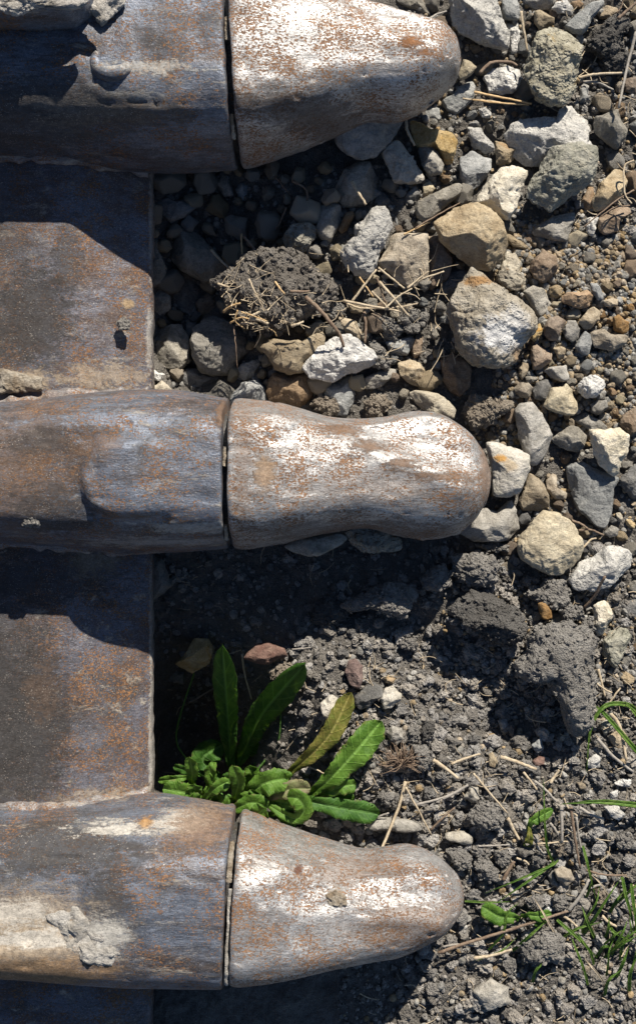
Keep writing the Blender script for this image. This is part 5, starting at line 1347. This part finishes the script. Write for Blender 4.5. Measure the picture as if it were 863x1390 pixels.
# withered root tuft
tuft = bpy.data.objects.new('root_tuft', None)
tc = at(545, 1035, -48); tuft.location = tuple(tc * S); COL.objects.link(tuft)
tag(tuft, 'withered brown tuft of fine roots on the soil beside the weed', 'root tuft')
V_all, F_all, base = [], [], 0
for i in range(130):
    a = rr.uniform(-0.6, 3.7); l = rr.uniform(12, 36)
    e = np.array([math.cos(a) * l, math.sin(a) * l * 0.9, rr.uniform(-6, 16)])
    V, F = tube(catmull([np.array([rr.uniform(-4, 4), rr.uniform(-8, 2), -3]), e * 0.5 + np.array([rr.uniform(-5, 5), rr.uniform(-5, 5), 7]), e], 7), 0.9, 0.35, 5, i)
    V_all.append(V); F_all.extend([[j + base for j in f] for f in F]); base += len(V)
tag(link('rootlets', mesh_py('rootlets', np.concatenate(V_all), F_all), M['twig'], tuft), kind='stuff')
P, F = rock_verts(np.array([[9, 0], [6, 8], [-5, 9], [-9, 1], [-7, -8], [3, -10], [8, -6]], float), 18, 4, 77, 'clod', 0, 0.6)
link('crown', mesh_np('crown', P * S, F), M['twig'], tuft)

# ------------------------------------------------------------------ weed and grass
ACROSS, ALONG = [None], [None]
def blade(P, width, fold=0.25, wavy=0.0, seed=0, shape='leaf', nseg=22):
    if wavy: nseg = 40
    P = catmull(P, nseg)
    T = np.gradient(P, axis=0); T /= np.linalg.norm(T, axis=1, keepdims=True)
    A = np.cross(T, np.array([0, 0, 1.0])); A /= np.maximum(np.linalg.norm(A, axis=1, keepdims=True), 1e-6)
    B = np.cross(A, T)
    s = np.linspace(0, 1, nseg)
    if shape == 'leaf':
        w = np.interp(s, [0, 0.12, 0.3, 0.5, 0.68, 0.82, 0.91, 0.96, 0.985, 1], [0.18, 0.22, 0.44, 0.74, 0.95, 1.0, 0.88, 0.62, 0.38, 0.05])
    else:
        w = np.interp(s, [0, 0.2, 0.6, 1], [0.8, 1.0, 0.8, 0.05])
    rs = np.random.default_rng(seed)
    u = np.array([-1, -0.6, -0.12, 0, 0.12, 0.6, 1])
    ph = rs.uniform(0, 6.28, 2)
    rows = []
    for i in range(nseg):
        e = width / 2 * w[i]
        tooth = 1 + ((0.10 if i % 3 == 0 else -0.05 if i % 3 == 1 else 0.02) * (0.6 + 0.4 * math.sin(i * 0.9 + ph[0])) if wavy else 0)
        row = []
        for q in u:
            ed = abs(q) ** 2
            lat = q * e * (tooth if abs(q) > 0.9 else 1)
            z = fold * abs(lat) - (0.05 * width * (abs(q) < 0.05)) + wavy * ed * 0.11 * width * math.sin(i * 0.62 + ph[1] + (1.7 if q > 0 else 0))
            row.append(P[i] + A[i] * lat + B[i] * z)
        rows.append(row)
    V = np.array(rows).reshape(-1, 3)
    m = len(u)
    idx = np.arange(nseg * m).reshape(nseg, m)
    F = np.stack([idx[:-1, :-1].ravel(), idx[1:, :-1].ravel(), idx[1:, 1:].ravel(), idx[:-1, 1:].ravel()], 1)
    # a second skin just below gives the blade its thickness
    V2 = V.copy().reshape(nseg, m, 3) - B[:, None, :] * 0.35
    V = np.concatenate([V, V2.reshape(-1, 3)])
    F2 = F[:, ::-1] + nseg * m
    rim = []
    k = nseg * m
    for i in range(nseg - 1):
        rim += [[idx[i, 0], idx[i, 0] + k, idx[i + 1, 0] + k, idx[i + 1, 0]], [idx[i, -1], idx[i + 1, -1], idx[i + 1, -1] + k, idx[i, -1] + k]]
    ACROSS[0] = np.tile(u, nseg * 2).astype(np.float32); ALONG[0] = np.tile(np.repeat(s, m), 2).astype(np.float32)
    return V, np.concatenate([F, F2, np.array(rim)])

def leaf_mesh(name, V, F):
    me = mesh_np(name, V, F)
    for nm, arr in (('across', ACROSS[0]), ('along', ALONG[0])):
        me.attributes.new(nm, 'FLOAT', 'POINT').data.foreach_set('value', arr)
    return me

weed = bpy.data.objects.new('weed_plant', None)
wc = at(330, 1068, -150); weed.location = tuple(wc * S); COL.objects.link(weed)
tag(weed, 'bright green leafy weed growing in the gap beside the bucket lip', 'weed')
LEAVES = [
 # crop, path, heights, width, material, label
 ('M', '450,760 440,640 425,400 400,60', (-190, -165, -100, 2), 32, 'leaf_dark', 'tall upright dark leaf'),
 ('M', '460,760 520,620 610,430 840,165', (-190, -165, -100, 4), 38, 'leaf_dark', 'broad dark leaf bending over'),
 ('N', '-100,620 20,545 180,390 300,155', (-88, -50, -26, -18), 28, 'leaf_yellow', 'yellowing leaf with brown edges'),
 ('N', '0,720 150,650 300,500 462,308', (-88, -42, -28, -30), 38, 'leaf', 'large serrated leaf with soil on it'),
 ('N', '-120,700 60,735 260,775 452,806', (-86, -46, -44, -52), 30, 'leaf_dark', 'lowest dark leaf pointing to the soil'),
 ('M', '520,840 640,910 780,985 835,940 800,880 740,870', (-84, -44, -36, -26, -20, -28), 26, 'leaf', None),
 ('M', '450,940 540,860 620,800 750,770', (-80, -46, -28, -30), 34, 'leaf', None),
 ('M', '460,930 470,860 485,790 455,705', (-70, -40, -20, 0), 20, 'leaf', None),
 ('M', '250,920 320,860 380,815 440,785', (-70, -36, -24, -26), 18, 'leaf', None),
 ('M', '330,850 250,850 190,845 85,825', (-80, -50, -36, -40), 30, 'leaf', None),
 ('M', '300,860 240,800 240,740 225,655', (-80, -50, -28, -10), 17, 'leaf', None),
 ('M', '340,900 270,890 215,880', (-76, -44, -34), 24, 'leaf', None),
 ('M', '470,820 580,720 700,665 850,620', (-190, -180, -170, -160), 32, 'leaf_dark', None),
 ('M', '420,800 330,720 300,660 400,590', (-195, -190, -184, -180), 38, 'leaf_dark', None),
 ('M', '540,1010 570,980 630,925', (-60, -34, -20), 26, 'leaf', None),
 ('M', '560,860 660,860 760,830 870,825', (-84, -40, -30, -34), 26, 'leaf_dry', 'withered pale leaf'),
 ('N', '60,720 170,690 250,660 325,645', (-80, -48, -38, -42), 22, 'leaf', None),
 ('M', '430,760 500,640 580,560 670,490', (-195, -185, -165, -150), 40, 'leaf_dark', None),
 ('M', '400,900 370,870 340,760 330,700', (-80, -50, -34, -24), 16, 'leaf', None),
 ('M', '330,900 380,890 430,930', (-66, -40, -28), 24, 'leaf', None),
 ('M', '420,900 470,880 560,880 600,850', (-76, -48, -36, -34), 26, 'leaf', None),
 ('M', '320,840 330,800 325,740', (-70, -44, -30), 12, 'leaf', None),
 ('M', '300,880 260,850 250,800', (-76, -44, -30), 20, 'leaf', None),
    ('M', '380,960 470,930 560,900 640,930', (-70, -40, -30, -34), 26, 'leaf', None),
    ('M', '360,930 300,930 230,915', (-70, -40, -36), 22, 'leaf', None),
    ('M', '560,930 680,900 760,900 830,870', (-80, -46, -40, -44), 26, 'leaf', None),
    ('M', '500,900 540,820 560,760 545,700', (-90, -70, -50, -40), 20, 'leaf', None),
    ('M', '600,960 690,960 760,985 800,1000', (-80, -50, -46, -50), 22, 'leaf', None),
    ('M', '520,880 620,800 700,770 760,790', (-100, -66, -50, -54), 26, 'leaf', None),
    ('M', '380,860 400,800 470,770 520,780', (-110, -80, -70, -74), 24, 'leaf_dark', None),
    ('N', '40,740 200,720 320,740', (-84, -52, -50), 24, 'leaf', None),
]
for i, (crop, path, zs, wd, mat, lab) in enumerate(LEAVES):
    p = pts(crop, path)
    W = [np.array([0.0, 0.0, 4.0])] if False else []
    W = [at(x, y, z) - wc for (x, y), z in zip(p, zs)]
    V, F = blade(W, wd * 1.05, 0.22, 1.0, i)
    o = link('leaf', leaf_mesh('leaf', V * S, F), M[mat], weed)
    if lab: o['label'] = lab
for i in range(16):
    a = rr.uniform(0.1, 6.2); l = rr.uniform(26, 60)
    bx, by = rr.uniform(270, 385), rr.uniform(1050, 1085)
    z0 = rr.uniform(-95, -60)
    ex, ey = bx + math.cos(a) * l, by + math.sin(a) * l * 0.55
    W = [at(bx, by, z0 - 20) - wc, at(bx + (ex - bx) * .45, by + (ey - by) * .45, z0 + 10) - wc, at(ex, ey, z0 + rr.uniform(-14, 6)) - wc]
    V, F = blade(W, rr.uniform(11, 18), 0.25, 1.0, 200 + i)
    link('leaf', leaf_mesh('leaf', V * S, F), M[rr.choice(['leaf', 'leaf', 'leaf_dark'])], weed)
# thin stalks of the weed
for path, zs in (('430,860 470,850 640,660 700,560 712,360', (-180, -170, -150, -120, -100)), ('400,860 205,660 155,560 180,420 250,210', (-180, -190, -190, -170, -150))):
    p = pts('M', path); W = catmull([at(x, y, z) - wc for (x, y), z in zip(p, zs)], 24)
    V, F = tube(W, 1.8, 1.1, 6, 4)
    link('stalk', mesh_py('stalk', V, F), M['leaf_dark'], weed)
P, F = rock_verts(np.array([[12, 0], [8, 10], [-7, 11], [-12, 1], [-9, -10], [4, -12]], float), 26, 4, 78, 'clod', 0, 0.4)
link('crown', mesh_np('crown', P * S, F), M['leaf_dark'], weed)

def grass(label, root_px, blades, cat='grass tuft'):
    rz = gpt(*root_px); rw = at(root_px[0], root_px[1], rz)
    g = bpy.data.objects.new('grass_tuft', None); g.location = tuple(rw * S); COL.objects.link(g)
    tag(g, label, cat)
    for i, (crop, path, zs, wd, mat) in enumerate(blades):
        p = pts(crop, path)
        W = [at(x, y, gpt(x, y) + z) - rw for (x, y), z in zip(p, zs)]
        V, F = blade(W, wd, 0.3, 0.0, i, 'grass', 24)
        link('blade', leaf_mesh('blade', V * S, F), M[mat], g)
grass('single pale wide grass blade lying flat from the frame edge', (880, 1093), [('O', '930,570 863,566 700,552 528,563', (8, 34, 36, 30), 9, 'grass')], 'grass blade')
grass('arching grass blades at the frame edge beside the large grey clod', (868, 968), [
    ('O', '870,150 815,118 720,128 660,230 642,420', (4, 30, 46, 36, 14), 7, 'grass'),
    ('O', '880,345 863,325 760,205 700,140 655,118', (6, 30, 40, 40, 30), 7, 'grass'),
    ('O', '900,210 863,165 808,98', (4, 34, 30), 6, 'grass')])
grass('upright thin grass stem with a small toothed leaf', (752, 1170), [
    ('P', '492,265 465,190 455,60 450,-110', (4, 26, 40, 36), 3.6, 'grass')], 'grass stem')
grass('crossing grass stems lying over the clods beside the tooth tip', (760, 1168), [
    ('P', '520,250 480,280 330,345 190,402', (4, 30, 34, 24), 4, 'grass'), ('P', '500,262 450,300 350,370 232,452', (4, 32, 34, 22), 4.6, 'grass')])
grass('tall sprawling grass at the bottom corner of the frame', (838, 1270), [
    ('P', '620,600 680,510 730,430 800,325', (6, 30, 40, 34), 4.6, 'grass'), ('P', '800,330 815,410 840,500 855,580', (40, 44, 30, 10), 5, 'grass'),
    ('P', '840,360 850,450 860,520 863,620', (40, 40, 28, 8), 5, 'grass'), ('P', '740,500 770,440 805,395', (8, 26, 28), 5, 'grass'),
    ('P', '720,610 738,560 742,500', (6, 24, 30), 4.4, 'grass'), ('P', '740,545 770,580 863,625', (14, 24, 12), 5, 'grass'),
    ('P', '625,190 650,290 690,460', (24, 30, 10), 4, 'grass'), ('P', '640,420 655,380 660,355', (8, 24, 30), 4, 'grass'),
    ('P', '740,640 760,600 750,560', (4, 16, 24), 5, 'grass'), ('P', '790,700 800,640 840,560', (4, 24, 30), 5, 'grass'), ('P', '680,690 720,640 760,650', (6, 24, 14), 5, 'grass'),
    ('P', '770,780 800,720 830,640', (4, 30, 34), 6, 'grass'), ('P', '830,840 835,760 863,690', (4, 30, 34), 6, 'grass'), ('P', '720,860 740,790 800,740', (4, 30, 30), 5, 'grass')])
grass('slanting grass blades by the long crooked twig', (705, 1290), [
    ('P', '310,660 390,590 470,520', (8, 30, 26), 5, 'grass'), ('P', '205,655 270,580 290,490 340,445', (6, 26, 30, 22), 3.6, 'grass'),
    ('P', '510,520 600,600 690,690', (20, 30, 12), 5, 'grass'), ('P', '520,610 600,560 710,530', (8, 28, 18), 4.4, 'grass'),
    ('P', '100,437 200,442 320,440', (14, 18, 10), 3.4, 'grass'), ('P', '150,700 260,660 330,600', (8, 20, 12), 3, 'grass'), ('P', '400,800 420,740 480,690', (6, 26, 20), 4.6, 'grass')])
for g in [o for o in COL.objects if o.get('label', '').startswith('tall sprawling grass')]:
    rw = np.array(g.location) / S
    for i in range(16):
        bx, by = rr.uniform(775, 866), rr.uniform(1215, 1345); a = rr.uniform(0.5, 2.6); l = rr.uniform(40, 95)
        W = []
        for f, z in ((0, 2), (.35, 22), (.7, 32), (1, 20)):
            x, y = bx + math.cos(a) * l * f + rr.uniform(-4, 4), by - math.sin(a) * l * f
            W.append(at(x, y, gpt(x, y) + z) - rw)
        V, F = blade(W, rr.uniform(2.4, 5), 0.3, 0.0, 300 + i, 'grass', 20)
        link('blade', leaf_mesh('blade', V * S, F), M[rr.choice(['grass', 'grass', 'straw'])], g)
def herb(label, root_px, leaves):
    rz = gpt(*root_px); rw = at(root_px[0], root_px[1], rz)
    g = bpy.data.objects.new('seedling', None); g.location = tuple(rw * S); COL.objects.link(g)
    tag(g, label, 'seedling')
    for i, (crop, path, zs, wd, mat) in enumerate(leaves):
        p = pts(crop, path)
        V, F = blade([at(x, y, gpt(x, y) + z) - rw for (x, y), z in zip(p, zs)], wd, 0.2, 0.7, i + 50)
        link('leaf', leaf_mesh('leaf', V * S, F), M[mat], g)
herb('low seedling with broad green leaves under the grass stems', (706, 1245), [
    ('P', '345,520 320,512 250,505 175,460', (4, 24, 28, 22), 26, 'leaf'), ('P', '340,510 380,500 430,505 485,492', (4, 26, 26, 20), 16, 'leaf'), ('P', '350,500 420,510 440,545', (4, 22, 22), 18, 'leaf')])
herb('small yellow green toothed leaf sprig beside the upright grass stem', (716, 1138), [
    ('P', '378,150 390,95 420,70 492,28', (4, 22, 26, 26), 16, 'leaf'), ('P', '385,90 388,150 375,195', (18, 22, 16), 13, 'leaf_yellow')])

# ------------------------------------------------------------------ the rest of the labels
seen = {}
for o in list(COL.objects):
    if 'label' in o and 'category' in o: seen.setdefault(o['label'], []).append(o)
for lab, os_ in seen.items():
    if len(os_) < 2: continue
    xs = sorted(os_, key=lambda o: o.location.x); ys = sorted(os_, key=lambda o: -o.location.y)
    spread_y = ys[0].location.y - ys[-1].location.y; spread_x = xs[-1].location.x - xs[0].location.x
    order = ys if spread_y > spread_x else xs
    words = {2: ['upper', 'lower'] if order is ys else ['left', 'right'], 3: ['upper', 'middle', 'lower'] if order is ys else ['left', 'middle', 'right']}.get(len(order))
    if words is None:
        words = ['%s from the %s' % (w, 'top' if order is ys else 'left') for w in ('first', 'second', 'third', 'fourth', 'fifth', 'sixth')]
    for w, o in zip(words, order):
        o['label'] = ' '.join(('%s, %s one' % (lab, w) if ' ' not in w else '%s, %s' % (lab, w)).split()[:16])
